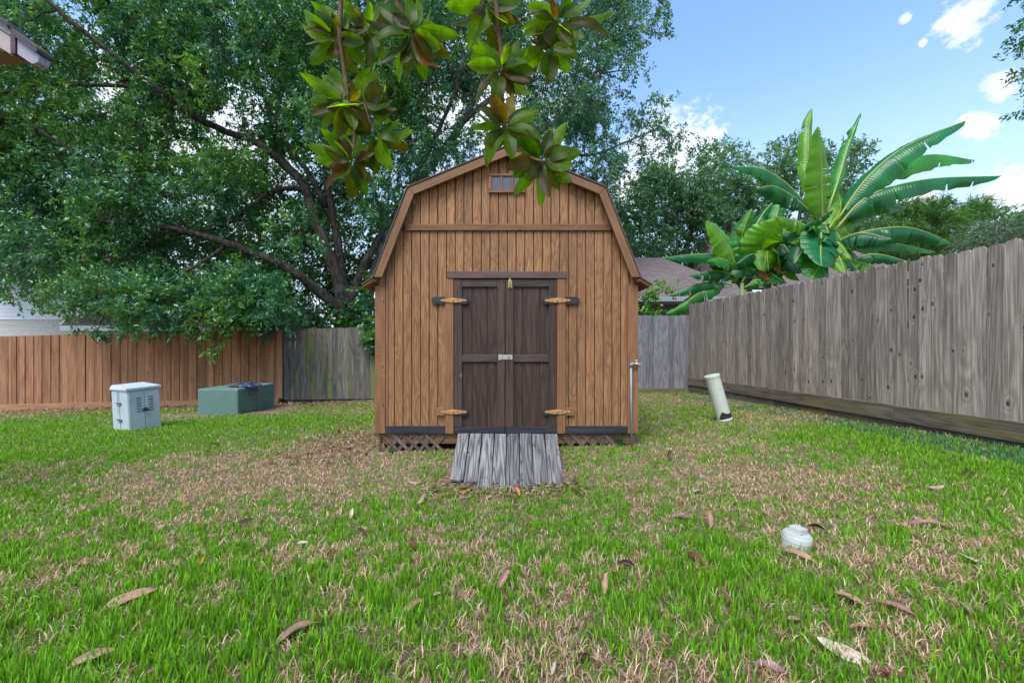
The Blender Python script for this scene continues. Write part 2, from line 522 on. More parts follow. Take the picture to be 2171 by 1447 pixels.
M['black_plastic'] = plain_mat('black coupling', (0.02, 0.02, 0.022), 0.6)


def bark_mat(name, a, b, lichen=None):
    m, g = new_mat(name)
    tc = g.n('ShaderNodeTexCoord').outputs['Object']
    n1 = g.noise(g.scale(tc, (1, 1, 0.35)), 14.0, 6.0, 0.65)
    n2 = g.noise(tc, 1.6, 3.0, 0.5)
    c = g.mix(g.sstep(n1, 0.35, 0.65), a, b)
    if lichen:
        c = g.mix(g.m('MULTIPLY', g.sstep(n2, 0.52, 0.66), 0.6), c, lichen)
    finish(g, c, 0.95, n1, 0.9, 0.04, 0.2)
    return m


M['bark'] = bark_mat('oak bark', (0.022, 0.017, 0.014), (0.085, 0.068, 0.055), (0.12, 0.12, 0.10))
M['bark_pale'] = bark_mat('pale bark', (0.06, 0.05, 0.045), (0.16, 0.14, 0.12), (0.18, 0.18, 0.15))
M['twig'] = bark_mat('magnolia twig bark', (0.09, 0.045, 0.025), (0.20, 0.12, 0.075))
M['leaf_oak'] = tint_leaf_mat('oak leaves', 0.38, 0.33, 0.8, (1.4, 1.5, 0.8))
M['leaf_far'] = tint_leaf_mat('distant leaves', 0.30, 0.5, 0.4)
M['blade'] = tint_leaf_mat('grass blades', 0.35, 0.55, 0.3, (1.2, 1.3, 0.6))
M['magnolia'] = object_leaf_mat('magnolia leaf', 0.72, 0.38, (3.7, 4.0, 0.4), 1.7, 0.35, 0.0)
M['fallen'] = object_leaf_mat('dry magnolia leaf', 0.12, 0.42, (1.2, 1.0, 0.8), 1.4, 0.5, 0.03)


def soil_mat():
    m, g = new_mat('lawn soil and thatch')
    tc = g.n('ShaderNodeTexCoord').outputs['Object']
    n1 = g.noise(tc, 1.1, 4.0, 0.6)
    n2 = g.noise(tc, 26.0, 6.0, 0.7)
    n3 = g.noise(tc, 140.0, 4.0, 0.7)
    c = g.mix(g.sstep(n2, 0.35, 0.65), (0.07, 0.045, 0.03), (0.26, 0.18, 0.125))
    c = g.mix(g.m('MULTIPLY', g.sstep(n3, 0.45, 0.7), 0.75), c, (0.42, 0.31, 0.225))
    c = g.mix(g.m('MULTIPLY', g.sstep(n1, 0.5, 0.65), 0.35), c, (0.09, 0.12, 0.03))
    finish(g, c, 0.95, g.m('ADD', n2, g.m('MULTIPLY', n3, 0.6)), 0.9, 0.02, 0.15)
    return m


M['soil'] = soil_mat()


def shingle_mat(name, a, b, c3):
    m, g = new_mat(name)
    tc = g.n('ShaderNodeTexCoord').outputs['UV']
    br = g.n('ShaderNodeTexBrick', {'Vector': tc, 'Color1': tuple(a) + (1,), 'Color2': tuple(b) + (1,), 'Mortar': tuple(c3) + (1,), 'Scale': 1.0, 'Mortar Size': 0.012,
                                    'Mortar Smooth': 0.2, 'Brick Width': 0.32, 'Row Height': 0.14}, offset=0.37)
    n = g.noise(tc, 60.0, 3.0, 0.6)
    col = g.mix(1.0, br.outputs[0], g.ramp(n, [(0.3, 0.75), (0.7, 1.2)]), 'MULTIPLY')
    finish(g, col, 0.95, g.m('SUBTRACT', n, g.m('MULTIPLY', br.outputs[1], 1.5)), 0.5, 0.02, 0.2)
    return m


def brick_mat(name, a, b, mortar, w=0.21, h=0.075):
    m, g = new_mat(name)
    tc = g.n('ShaderNodeTexCoord').outputs['UV']
    br = g.n('ShaderNodeTexBrick', {'Vector': tc, 'Color1': tuple(a) + (1,), 'Color2': tuple(b) + (1,), 'Mortar': tuple(mortar) + (1,), 'Scale': 1.0, 'Mortar Size': 0.010,
                                    'Mortar Smooth': 0.1, 'Brick Width': w, 'Row Height': h})
    n = g.noise(tc, 20.0, 3.0, 0.6)
    col = g.mix(1.0, br.outputs[0], g.ramp(n, [(0.3, 0.85), (0.7, 1.1)]), 'MULTIPLY')
    finish(g, col, 0.9, g.m('SUBTRACT', n, g.m('MULTIPLY', br.outputs[1], 2.0)), 0.4, 0.01, 0.2)
    return m


M['roof_mauve'] = shingle_mat('mauve shingles', (0.170, 0.134, 0.130), (0.130, 0.102, 0.100), (0.07, 0.055, 0.055))
M['roof_pink'] = shingle_mat('pinkish shingles', (0.29, 0.20, 0.195), (0.24, 0.165, 0.165), (0.14, 0.10, 0.10))
M['brick_white'] = brick_mat('white painted brick', (0.62, 0.60, 0.55), (0.54, 0.53, 0.49), (0.42, 0.41, 0.38))
M['siding_white'] = plain_mat('white lap siding', (0.62, 0.66, 0.68), 0.6, var=0.05)
M['wall_dark'] = plain_mat('dark grey wall', (0.12, 0.12, 0.11), 0.8)  # dark grey base colour for both neighbour house walls
M['fascia'] = plain_mat('grey blue fascia', (0.24, 0.28, 0.30), 0.5, var=0.05)
M['eave_tan'] = plain_mat('tan house paint', (0.36, 0.29, 0.25), 0.6, var=0.08, scale=4)
M['eave_soffit'] = plain_mat('brown soffit paint', (0.20, 0.125, 0.075), 0.7, var=0.08)
M['eave_grey'] = plain_mat('grey gutter paint', (0.30, 0.29, 0.32), 0.5, var=0.05)
M['eave_plum'] = plain_mat('plum trim paint', (0.075, 0.025, 0.035), 0.5)


# ------------------------------------------------------------------ the lawn
def build_ground():
    xs = np.concatenate([np.linspace(-400, -20, 12)[:-1], np.arange(-20, 12.01, 0.2), np.linspace(12, 400, 12)[1:]])
    ys = np.concatenate([np.linspace(-60, -4, 6)[:-1], np.arange(-4, 16.01, 0.2), np.linspace(16, 900, 14)[1:]])
    X, Yg = np.meshgrid(xs, ys)
    Z = gz(X, Yg)
    co = np.stack([X, Yg, Z], -1).reshape(-1, 3)
    nx, ny = len(xs), len(ys)
    i = np.arange(nx * ny).reshape(ny, nx)
    a, b, c, d = i[:-1, :-1].ravel(), i[:-1, 1:].ravel(), i[1:, 1:].ravel(), i[1:, :-1].ravel()
    tris = np.concatenate([np.stack([a, b, c], 1), np.stack([a, c, d], 1)])
    me = big_mesh('ground', co, tris)
    me.polygons.foreach_set('use_smooth', [True] * len(me.polygons))
    o = obj('ground', me, M['soil'])
    tag(o, 'brown soil and thatch under the back yard lawn', kind='structure')


build_ground()

SHX, SHY, SHZ = -0.06, 4.9, 0.205      # shed: centre of the front, bottom edge
KX = 181.6


def sx(px):
    return (px - 1074.5) / KX


def sz(py):
    return (918 - py) / KX


# greenness of the lawn (pixel anchors turned into places on the ground)
ANCH = []
for px, py, r, v in ((120, 905, 2.6, .55), (520, 905, 1.5, .5), (640, 895, 1.2, .2), (300, 990, 1.6, -.38), (600, 1010, 1.2, -.5), (420, 1060, .8, -.35), (760, 1000, .7, -.5), (60, 960, 1.4, .35),
                     (300, 1180, .6, .25), (600, 1330, .5, .4), (200, 1350, .5, .35), (900, 1330, .45, .22), (1500, 960, .9, -.3), (1750, 930, .8, .5), (1950, 960, .7, .6), (1620, 1020, .5, -.45),
                     (1850, 1000, .35, -.45), (1400, 1060, .5, -.35), (2080, 1100, .5, .15), (1700, 1150, .35, -.4), (1500, 1250, .4, .05), (1900, 1300, .35, -.25), (1250, 1380, .4, -.1),
                     (1650, 890, .5, -.6), (1420, 900, .7, .1), (750, 940, .6, -.75), (400, 880, .7, -.7), (100, 872, 1.4, -.6), (1080, 1060, .4, -.8), (1200, 1000, .4, -.3),
                     (2120, 955, .5, .4), (1480, 850, 1.0, .0), (80, 1260, .35, -.1), (1000, 1180, .4, .0)):
    p = ground_at(px, py)
    ANCH.append((p.x, p.y, r, v))


def greenness(x, y):
    g = 0.80 + 0.6 * (VN2(x * 0.9 + 9, y * 0.9 + 5) - 0.5) + 0.45 * (VN3(x * 3.6 + 3, y * 3.6) - 0.5) + 1.1 * (VN4(x * 15 + 30, y * 15 + 11) - 0.5) + 0.6 * (VN1(x * 34 + 3, y * 34 + 1) - 0.5)
    for ax, ay, r, v in ANCH:
        g = g + (v * .8 if v > 0 else v * .78) * np.exp(-((x - ax) ** 2 + (y - ay) ** 2) / (r * r))
    return g


def build_grass():
    allc, allt, allcol = [], [], []
    base = 0
    bands = ((1.05, 1.7, 10500, .95), (1.7, 2.6, 8800, 1.0), (2.6, 3.8, 6200, 1.1), (3.8, 5.4, 3600, 1.25), (5.4, 8.0, 1700, 1.55), (8.0, 11.9, 780, 2.0))
    for y0, y1, dens, wm in bands:
        hw = 1.30
        area = hw * (y1 ** 2 - y0 ** 2) + 1.0 * (y1 - y0)
        n = int(area * dens)
        y = np.sqrt(rng.random(n) * (y1 ** 2 - y0 ** 2) + y0 ** 2)
        x = (rng.random(n) * 2 - 1) * (hw * y + 0.5)
        keep = ~((x > SHX - 1.62) & (x < SHX + 1.60) & (y > SHY - 0.02) & (y < 9.2))
        keep &= ~((np.abs(x - SHX) < 0.60) & (y > 3.86) & (y < SHY))
        keep &= x < 4.66 + (11.1 - y) * 0.0715
        keep &= (y < 11.2)
        keep &= ~((x > -7.25) & (x < -4.9) & (y > 8.75) & (y < 10.2))
        g = greenness(x, y)
        # bare mulch by the back fence
        bare = np.clip((y - 9.4) / 1.2, 0, 1) * (x < -3.0) + np.clip(1 - np.abs(x + 2.0) / 0.45, 0, 1) * np.clip((y - 4.2) / 0.6, 0, 1) * (y < 6.5)
        keep &= rng.random(n) > 0.8 * np.clip(bare, 0, 1)
        x, y, g = x[keep], y[keep], g[keep]
        n = len(x)
        green = rng.random(n) < np.clip(0.55 + (g - 0.5) * 1.1, 0.16, 0.985)
        lush = np.clip((g - 0.6) * 1.2, 0, 1)
        h = np.where(green, (0.022 + 0.036 * rng.random(n) ** 1.4) * (0.85 + 0.7 * lush), 0.018 + 0.038 * rng.random(n))
        h *= (0.9 + 0.25 * (y < 2.6))
        w = np.where(green, 0.0022 + 0.0020 * rng.random(n), 0.0011 + 0.0014 * rng.random(n)) * wm
        th = rng.random(n) * 2 * np.pi
        tilt = np.where(green, 0.12 + 0.55 * rng.random(n) ** 1.5, 0.60 + 0.85 * rng.random(n))
        dx, dy = np.cos(th), np.sin(th)
        ph = th + np.pi / 2 + rng.normal(0, 0.5, n)
        wx, wy = np.cos(ph) * w, np.sin(ph) * w
        z = gz(x, y) - 0.003
        lift = np.where(green, 0.0, 0.004 + 0.022 * rng.random(n))
        z = z + lift
        st1, ct1 = np.sin(tilt * 0.6), np.cos(tilt * 0.6)
        st2, ct2 = np.sin(np.minimum(tilt * 1.25, 1.65)), np.cos(np.minimum(tilt * 1.25, 1.65))
        mx, my, mz = x + dx * h * 0.55 * st1, y + dy * h * 0.55 * st1, z + h * 0.55 * ct1
        tx, ty, tz = mx + dx * h * 0.45 * st2, my + dy * h * 0.45 * st2, mz + h * 0.45 * ct2
        co = np.stack([np.stack([x - wx, y - wy, z], -1), np.stack([x + wx, y + wy, z], -1),
                       np.stack([mx - wx * .8, my - wy * .8, mz], -1), np.stack([mx + wx * .8, my + wy * .8, mz], -1),
                       np.stack([tx, ty, tz], -1)], 1)
        i = base + np.arange(n)[:, None] * 5
        tris = np.concatenate([i + [0, 1, 3], i + [0, 3, 2], i + [2, 3, 4]])
        gr = np.array([0.135, 0.34, 0.016])[None] * (0.5 + 1.0 * rng.random((n, 1)))
        gr = gr + np.array([0.075, 0.045, 0.0])[None] * (rng.random((n, 1)) ** 2)
        blue = ((x > 3.4) & (y > 3.6) & (x > 4.66 + (11.1 - y) * 0.0715 - 0.75))[:, None]
        gr = np.where(blue & (rng.random((n, 1)) < 0.6), np.array([0.05, 0.17, 0.075])[None] * (0.7 + 0.8 * rng.random((n, 1))), gr)
        tan = np.array([0.82, 0.56, 0.395])[None] * (0.40 + 0.80 * rng.random((n, 1)))
        rust = np.array([0.46, 0.245, 0.125])[None] * (0.6 + 0.6 * rng.random((n, 1)))
        tan = np.where(rng.random((n, 1)) < 0.28, rust, tan)
        c = np.where(green[:, None], gr, tan)
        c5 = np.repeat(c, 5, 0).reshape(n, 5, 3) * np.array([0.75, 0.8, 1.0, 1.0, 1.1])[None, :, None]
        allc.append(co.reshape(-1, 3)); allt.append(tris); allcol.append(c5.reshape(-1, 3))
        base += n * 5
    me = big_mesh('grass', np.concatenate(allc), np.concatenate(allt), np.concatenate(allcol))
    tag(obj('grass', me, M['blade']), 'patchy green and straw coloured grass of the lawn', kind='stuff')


build_grass()


# ------------------------------------------------------------------ fences
def picket_mesh(w, h, d=0.016, ear=0.022, lean=0.0):
    w2 = w / 2
    o = [(-w2, 0), (w2, 0), (w2, h - ear), (w2 - ear * 0.9, h), (-w2 + ear * 0.9, h), (-w2, h - ear)]
    return prism('picket', o, -d, 0)


PICK = {}


def picket_variant(key, w, h, ear):
    k = (key, round(w, 3), round(h, 2))
    if k not in PICK:
        PICK[k] = picket_mesh(w, h, ear=ear)
    return PICK[k]


def fence(name, label, p0, p1, z_bot, z_top, mat, kick=(), kickmat=None, w=0.14, gap=0.004, ear=0.022, wob=0.012, board_on_board=False, group='back yard fences', jit=.005):
    """Pickets face the local -Y side. z_bot, z_top: (start, end)."""
    d = Vector((p1[0] - p0[0], p1[1] - p0[1]))
    L = d.length
    rz = math.atan2(d.y, d.x)
    e = empty(name, (p0[0], p0[1], 0), rz, label, 'fence', group)
    x = 0.0
    i = 0
    while x < L:
        ww = round((w + random.uniform(-0.012, 0.008)) / 0.004) * 0.004
        t = (x + ww / 2) / L
        zb = z_bot[0] + (z_bot[1] - z_bot[0]) * t + random.uniform(-0.006, 0.004)
        zt = z_top[0] + (z_top[1] - z_top[0]) * t + random.uniform(-wob, wob)
        me = picket_variant(mat.name, ww, zt - zb, ear)
        back = board_on_board and i % 2 == 1
        o = obj('picket', me, mat, e, (x + ww / 2, random.uniform(-jit, jit) + (0.014 if back else 0.0), zb), (random.uniform(-.004, .004), random.uniform(-.004, .004), random.uniform(-.012, .012)))
        x += (ww + random.uniform(gap * 0.3, gap * 1.8)) if not board_on_board else ww - 0.022
        i += 1
    # rails and posts stand on the far side
    for zr in (0.35, 1.05, 1.6):
        a = z_bot[0] + zr
        b = z_bot[1] + zr
        me = prism('rail', [(0, a - 0.045), (L, b - 0.045), (L, b + 0.045), (0, a + 0.045)], 0.02, 0.058)
        obj('rail', me, kickmat or mat, e)
    k = 0.05
    while k < L + 0.1:
        t = min(k / L, 1)
        zb = z_bot[0] + (z_bot[1] - z_bot[0]) * t
        zt = z_top[0] + (z_top[1] - z_top[0]) * t
        obj('post', boxm('post', -0.045, 0.045, 0.06, 0.15, zb - 0.6, zt - 0.08), mat, e, (k, 0, 0))
        k += 2.4
    for (za, zb_, y0, y1, blen, lead) in kick:
        xx = lead - blen if lead else 0.0
        while xx < L:
            xa, xb = max(xx, 0), min(xx + blen - 0.006, L)
            if xb > xa:
                def zz(v, q):
                    return z_bot[0] + (z_bot[1] - z_bot[0]) * (v / L) + q
                me = prism('kick_board', [(xa, zz(xa, za)), (xb, zz(xb, za)), (xb, zz(xb, zb_)), (xa, zz(xa, zb_))], y0, y1, 0.004)
                obj('kick_board', me, kickmat or mat, e)
            xx += blen
    return e


fence('wooden_fence', 'new orange brown cedar fence along the back, behind the pale cabinet and green box', (-15.2, 11.25), (-6.19, 11.15), (-0.35, -0.14), (1.47, 1.69), M['cedar'],
      kick=((-0.17, 0.0, -0.035, 0.0, 2.44, 1.1),), kickmat=M['cedar_x'], board_on_board=True, ear=0.012, wob=0.004)
fence('wooden_fence', 'old dark grey mossy fence section between the orange fence and the shed', (-6.21, 11.22), (-0.2, 11.2), (-0.18, -0.12), (1.72, 1.78), M['grey_moss'],
      gap=0.004, ear=0.02, wob=0.022)
fence('wooden_fence', 'blue grey weathered fence behind the shed, meeting the long side fence in the corner', (-0.19, 11.15), (4.72, 11.15), (0.10, 0.14), (2.06, 2.06), M['grey_blue'],
      kick=((-0.13, 0.0, -0.03, 0.0, 2.44, 0.4),), kickmat=M['kick'], ear=0.02, wob=0.014, gap=0.003)
fence('wooden_fence', 'long weathered grey side fence with dog ear pickets over two kick boards', (4.70, 11.1), (5.40, 1.3), (0.43, 0.455), (2.34, 2.29), M['grey'],
      kick=((-0.205, -0.003, -0.055, -0.017, 3.66, 1.9), (-0.36, -0.21, -0.022, 0.018, 2.44, 0.8)), kickmat=M['kick'], ear=0.03, gap=0.004, wob=.018, jit=.009)


# ------------------------------------------------------------------ the shed
PROF = [(1.525, 1.805), (1.13, 2.82), (0.0, 3.285)]


def roofz(x):
    x = abs(x)
    for (xa, za), (xb, zb) in zip(PROF[:-1], PROF[1:]):
        if xb <= x <= xa:
            return za + (zb - za) * (xa - x) / (xa - xb)
    return PROF[0][1]


def build_shed():
    e = empty('garden_shed', (SHX, SHY, SHZ), 0, 'brown wooden barn shed with gambrel roof and dark double doors on the lawn', 'shed')
    W = 1.525
    # walls behind the boards
    dark = M['underside']
    out = [(-W + .03, 0.01), (W - .03, 0.01), (W - .03, 1.77), (1.10, 2.74), (0, 3.20), (-1.10, 2.74), (-W + .03, 1.77)]
    obj('front_wall', prism('front_wall', out, 0.012, 0.05), dark, e)
    obj('back_wall', prism('back_wall', out, 3.60, 3.65), M['siding'], e)
    for s in (-1, 1):
        obj('side_wall', boxm('side_wall', min(s * W, s * (W - .028)), max(s * W, s * (W - .028)), 0.05, 3.6, 0.0, 1.78), M['siding'], e)
    # siding boards
    bw, sp, g = 0.1016 * 0.905, 0.1016, None
    zb_band = sz(484)
    door_l, door_r, door_t = sx(946), sx(1196), sz(585)
    k0 = -15
    for k in range(-15, 15):
        xa = k * sp + 0.012
        xb = xa + bw
        if xa < -W + 0.03:
            xa = -W + 0.03
        if xb > W - 0.03:
            xb = W - 0.03
        # lower board(s)
        xm = (xa + xb) / 2
        zt = lambda x: roofz(x) - 0.035
        lo = 0.012
        jl, jr = sx(953), sx(1189)
        pieces = []
        if xa >= jl - 0.004 and xb <= jr + 0.004:
            pieces = [(xa, xb, door_t - 0.02)]
        elif xa < jl < xb:
            pieces = [(xa, jl, lo), (jl + .001, xb, door_t - 0.02)]
        elif xa < jr < xb:
            pieces = [(jr, xb, lo), (xa, jr - .001, door_t - 0.02)]
        else:
            pieces = [(xa, xb, lo)]
        for qa, qb, lo in pieces:
            qm = (qa + qb) / 2
            ta, tb = min(zb_band, zt(qa)), min(zb_band, zt(qb))
            me = prism('siding_board', [(qa - qm, 0), (qb - qm, 0), (qb - qm, tb - lo), (qa - qm, ta - lo)], 0.0, 0.011, 0.0025)
            obj('siding_board', me, M['siding'], e, (qm, 0, lo))
        ua, ub = zt(xa), zt(xb)
        if max(ua, ub) > zb_band + 0.03:
            ua, ub = max(ua, zb_band + .005), max(ub, zb_band + .005)
            pts = [(xa - xm, 0), (xb - xm, 0), (xb - xm, ub - zb_band), (xa - xm, ua - zb_band)]
            if xa < 0 < xb:
                pts.insert(3, (-xm, zt(0) - zb_band))
            me = prism('siding_board', pts, -0.002, 0.009, 0.0025)
            obj('siding_board', me, M['siding'], e, (xm, 0, zb_band))

    def board(name, pxa, pya, pxb, pyb, y0, y1, mat, bev=0.004, parent=e, off=(0, 0, 0)):
        """Board between two photo corners on the shed's front; local origin at its lower left."""
        xa, xb = sorted((sx(pxa), sx(pxb)))
        za, zb = sorted((sz(pya), sz(pyb)))
        me = boxm(name, 0, xb - xa, 0, y1 - y0, 0, zb - za, bev)
        return obj(name, me, mat, parent, (xa - off[0], y0 - off[1], za - off[2]))

    board('corner_board', 796, 606, 818, 918, -0.022, 0.0, M['trim'])
    board('corner_board', 1330, 604, 1352, 918, -0.022, 0.0, M['trim'])
    board('corner_batten', 818.5, 600, 823, 904, -0.012, 0.0, M['trim'], 0.002)
    board('corner_batten', 1325, 600, 1329.5, 904, -0.012, 0.0, M['trim'], 0.002)
    board('skirt_board', 818.5, 902, 944, 918, -0.019, -0.0005, M['blue_black'])
    board('skirt_board', 1198.5, 902, 1329.5, 918, -0.019, -0.0005, M['blue_black'])
    board('band_board', 858, 476, 1296, 490, -0.024, -0.003, M['band'])
    # rake trim, mitred at the breaks
    t = 0.135
    inner = []
    P5 = [(-W, 1.80), (-1.13, 2.82), (0, 3.285), (1.13, 2.82), (W, 1.80)]
    inn = [(-W + 0.099, 1.80), (-1.0585, 2.75), (0, 3.1855), (1.0585, 2.75), (W - 0.099, 1.80)]
    for i in range(4):
        a, b, ia, ib = P5[i], P5[i + 1], inn[i], inn[i + 1]
        gapx = 0.0015
        o4 = [ia, ib, b, a]
        cx, cz = sum(p[0] for p in o4) / 4, sum(p[1] for p in o4) / 4
        ang = math.atan2(b[1] - a[1], b[0] - a[0])
        ca, sa = math.cos(-ang), math.sin(-ang)
        loc = [(((x - cx) * ca - (z - cz) * sa) * 0.998, ((x - cx) * sa + (z - cz) * ca)) for x, z in o4]
        obj('rake_board', prism('rake_board', loc, -0.022, 0.0, 0.004), M['trim_x'], e, (cx, -0.085, cz), (0, -ang, 0))
    # soffit strip behind the rake and the roof deck
    rp = [(-1.655, 1.715), (-1.53, 1.79), (-1.135, 2.826), (0, 3.295), (1.135, 2.826), (1.53, 1.79), (1.655, 1.715)]
    for i in range(6):
        a, b = rp[i], rp[i + 1]
        n = Vector((-(b[1] - a[1]), b[0] - a[0])).normalized()
        q = [a, b, (b[0] + n.x * .013, b[1] + n.y * .013), (a[0] + n.x * .013, a[1] + n.y * .013)]
        ea = 0.0
        p = obj('roof_panel', prism('roof_panel', q, -0.115, 3.75), M['roof_edge'], e)
        if i in (0, 5):
            u = [(a[0] - n.x * .03, a[1] - n.y * .03), (b[0] - n.x * .03, b[1] - n.y * .03), (b[0] - n.x * .001, b[1] - n.y * .001), (a[0] - n.x * .001, a[1] - n.y * .001)]
            obj('eave_board', prism('eave_board', u, -0.10, 3.7, 0.003), M['trim'], e)
        else:
            u = [(a[0] * .985, a[1] - .045), (b[0] * .985, b[1] - .045), (b[0] * .998, b[1] - .008), (a[0] * .998, a[1] - .008)]
            obj('soffit_board', prism('soffit_board', u, -0.083, -0.004), M['band'], e)
    # door surround
    board('jamb', 944.5, 591.5, 962, 918, -0.026, 0.0, M['trim'])
    board('jamb', 1180.5, 591.5, 1198, 918, -0.026, 0.0, M['trim'])
    board('lintel', 948, 576.5, 1200, 591, -0.036, 0.0, M['lintel'])
    # doors
    for side, (a, b) in (('l', (963, 1070.3)), ('r', (1071.7, 1180))):
        dx, dz = sx(a), sz(918.5)
        d = empty('door', (0, 0, 0))
        d.parent = e
        d.location = (dx, 0, dz)
        off = (dx, 0, dz)
        outer, inn_ = ((a, a + 17), (b - 16, b)) if side == 'l' else ((b - 16, b), (a, a + 17))
        cuts = (a + 15, a + 38, a + 70, b - 14) if side == 'l' else (a + 15, a + 36, a + 72, b - 14)
        for c0, c1 in zip(cuts[:-1], cuts[1:]):
            board('door_plank', c0 + .9, 603, c1 - .9, 908, 0.001, 0.011, M['door'], 0.0015, d, off)
        for (c0, c1) in (outer, inn_):
            board('stile', c0, 592.5, c1, 904.5, -0.02, 0.0, M['door_trim'], 0.003, d, off)
        i0, i1 = a + 17.3, b - 16.3
        if side == 'r':
            i0, i1 = a + 17.3, b - 16.3
        board('rail', i0, 592.8, i1, 608.5, -0.019, 0.0, M['door_trim_x'], 0.003, d, off)
        board('rail', i0, 752, i1, 767, -0.019, 0.0, M['door_trim_x'], 0.003, d, off)
        board('rail', a, 905, b, 918.4, -0.022, 0.0, M['blue_black'], 0.003, d, off)
        hx = a if side == 'l' else b
        s = 1 if side == 'l' else -1
        for zp, wall_dark in ((637.5, True), (872, False)):
            # blocks behind the strap hinges
            def blk(x0, x1, mat, ptd):
                xa, xb = sx(x0), sx(x1)
                h = 0.042
                z = sz(zp)
                if ptd == 's':
                    o = [(xa, z - h), (xb, z - h), (xb, z + h), (xa, z + h)]
                elif s * (xb - xa) > 0:
                    o = [(xa, z - h), (xb - s * .03, z - h), (xb, z - h + .025), (xb, z + h - .025), (xb - s * .03, z + h), (xa, z + h)]
                else:
                    o = [(xa, z - h), (xb + s * .02, z - h), (xb, z - h + .02), (xb, z + h - .02), (xb + s * .02, z + h), (xa, z + h)]
                o = [(q - dx, w - dz) for q, w in o]
                obj('hinge_block', prism('hinge_block', o, -0.032, -0.0215 if ptd == 'd' else 0.0, 0.002), mat, d)
            if wall_dark:
                blk(hx - s * 18.5, hx - s * 47, M['blue_black'], 'p')
            else:
                blk(hx - s * 18.5, hx - s * 36, M['trim'], 's')
            blk(hx + s * 17.5, hx + s * 31, M['blue_black'], 'd')
            obj('hinge_block', boxm('hinge_block', *sorted((sx(hx + s * 1) - dx, sx(hx + s * 17.3) - dx)), -0.032, -0.0205, sz(zp) - .04 - dz, sz(zp) + .04 - dz, 0.002), M['door_trim_x'], d)
            # strap hinge: two long tapered leaves on a barrel
            hxx = sx(hx - s * 1) - dx
            z = sz(zp) - dz
            o = [(-.152, 0), (-.138, -.011), (-.02, -.027), (.02, -.027), (.142, -.011), (.158, 0), (.142, .011), (.02, .027), (-.02, .027), (-.138, .011)]
            h = obj('strap_hinge', prism('strap_hinge', o, -0.006, 0.0, 0.0015), M['brass'], d, (hxx, -0.0325, z))
            obj('barrel', tube('barrel', [(0, -.008, -.03), (0, -.008, .03)], [.008, .008], 8), M['brass'], h)
            for q in (-.11, -.06, .06, .11):
                obj('screw', tube('screw', [(q, -.0095, .004 * (-1 if q in (-.06, .11) else 1)), (q, -.0055, .004 * (-1 if q in (-.06, .11) else 1))], [.0045, .0055], 7), M['screw'], h)
    # latch and top bolt
    l = board('hasp', 1056.5, 752, 1086.5, 762, -0.027, -0.0205, M['steel'], 0.001)
    obj('hasp_staple', boxm('hasp_staple', .115, .128, -.014, 0, .012, .043, .002), M['gold'], l)
    obj('hasp_plate', boxm('hasp_plate', .002, .035, -.004, 0.0, -.006, .06, .001), M['steel'], l)
    b = board('barrel_bolt', 1077, 594, 1085.5, 611, -0.027, -0.0205, M['gold'], 0.001)
    obj('bolt_rod', tube('bolt_rod', [(.023, -.008, -.01), (.023, -.008, .115)], [.006, .006], 7), M['gold'], b)
    # louvred vent in the gable
    v = board('vent', 1038, 372, 1111, 409, -0.012, -0.0045, M['underside'], 0.001)
    vx, vz = sx(1038), sz(409)
    for (x0, y0, x1, y1, n, m_) in ((1036, 370.5, 1113, 375.5, 'vent_frame', 'trim_x'), (1036, 405, 1113, 410.5, 'vent_frame', 'trim_x'),
                                    (1036.5, 376, 1042, 404.6, 'vent_frame', 'trim'), (1107, 376, 1112.5, 404.6, 'vent_frame', 'trim'),
                                    (1061.5, 376, 1064.5, 404.6, 'vent_mullion', 'trim'), (1084.5, 376, 1087.5, 404.6, 'vent_mullion', 'trim')):
        board(n, x0, y0, x1, y1, -0.034, -0.0125, M[m_], 0.002, v, (vx, -0.012, vz))
    for x0, x1 in ((1042.3, 1061.2), (1064.8, 1084.2), (1087.8, 1106.7)):
        board('pane', x0, 376.5, x1, 404.3, -0.018, -0.013, M['glass_dark'], 0.0, v, (vx, -0.012, vz))
    # skids and lattice below
    for s in (-1.2, 0.0, 1.2):
        obj('skid', boxm('skid', s - .06, s + .06, 0.06, 3.55, -0.30, -0.06), M['underside'], e)
    obj('rim_joist', boxm('rim_joist', -1.5, 1.5, 0.03, 0.07, -0.13, 0.005, .003), M['trim_x'], e)
    obj('floor_deck', boxm('floor_deck', -1.5, 1.5, 0.07, 3.6, -0.05, 0.004), M['underside'], e)
    hgt = 0.26
    wst = 0.050
    sl = {}
    for s in (1, -1):
        o = [(-wst / 2, 0), (wst / 2, 0), (wst / 2 + s * hgt, hgt), (-wst / 2 + s * hgt, hgt)]
        sl[s] = prism('lattice_strip', o, -0.004, 0.003)
    for xr0, xr1 in ((-1.49, -0.60), (0.60, 1.49)):
        for s in (1, -1):
            x = xr0 + 0.02
            while x < xr1 - 0.03:
                xe = x + s * hgt
                if xr0 - .02 <= xe <= xr1 + .02:
                    obj('lattice_strip', sl[s], M['lattice'], e, (x, 0.018 if s == 1 else 0.010, -hgt - 0.003), (0, 0, 0))
                x += 0.128
    for xr0, xr1 in ((-1.5, -1.472), (1.472, 1.5)):
        obj('lattice_frame', boxm('lattice_frame', xr0, xr1, 0.0, 0.03, -0.3, -0.004, .003), M['lattice'], e)
    for s in (-1, 1):
        for sg in (1, -1):
            y = 0.3
            while y < 3.4:
                me = sl[sg]
                obj('lattice_strip', me, M['lattice'], e, (s * (1.495 if sg == 1 else 1.487), y, -hgt - .003), (0, 0, R(90)))
                y += 0.098 * 2
    return e


build_shed()


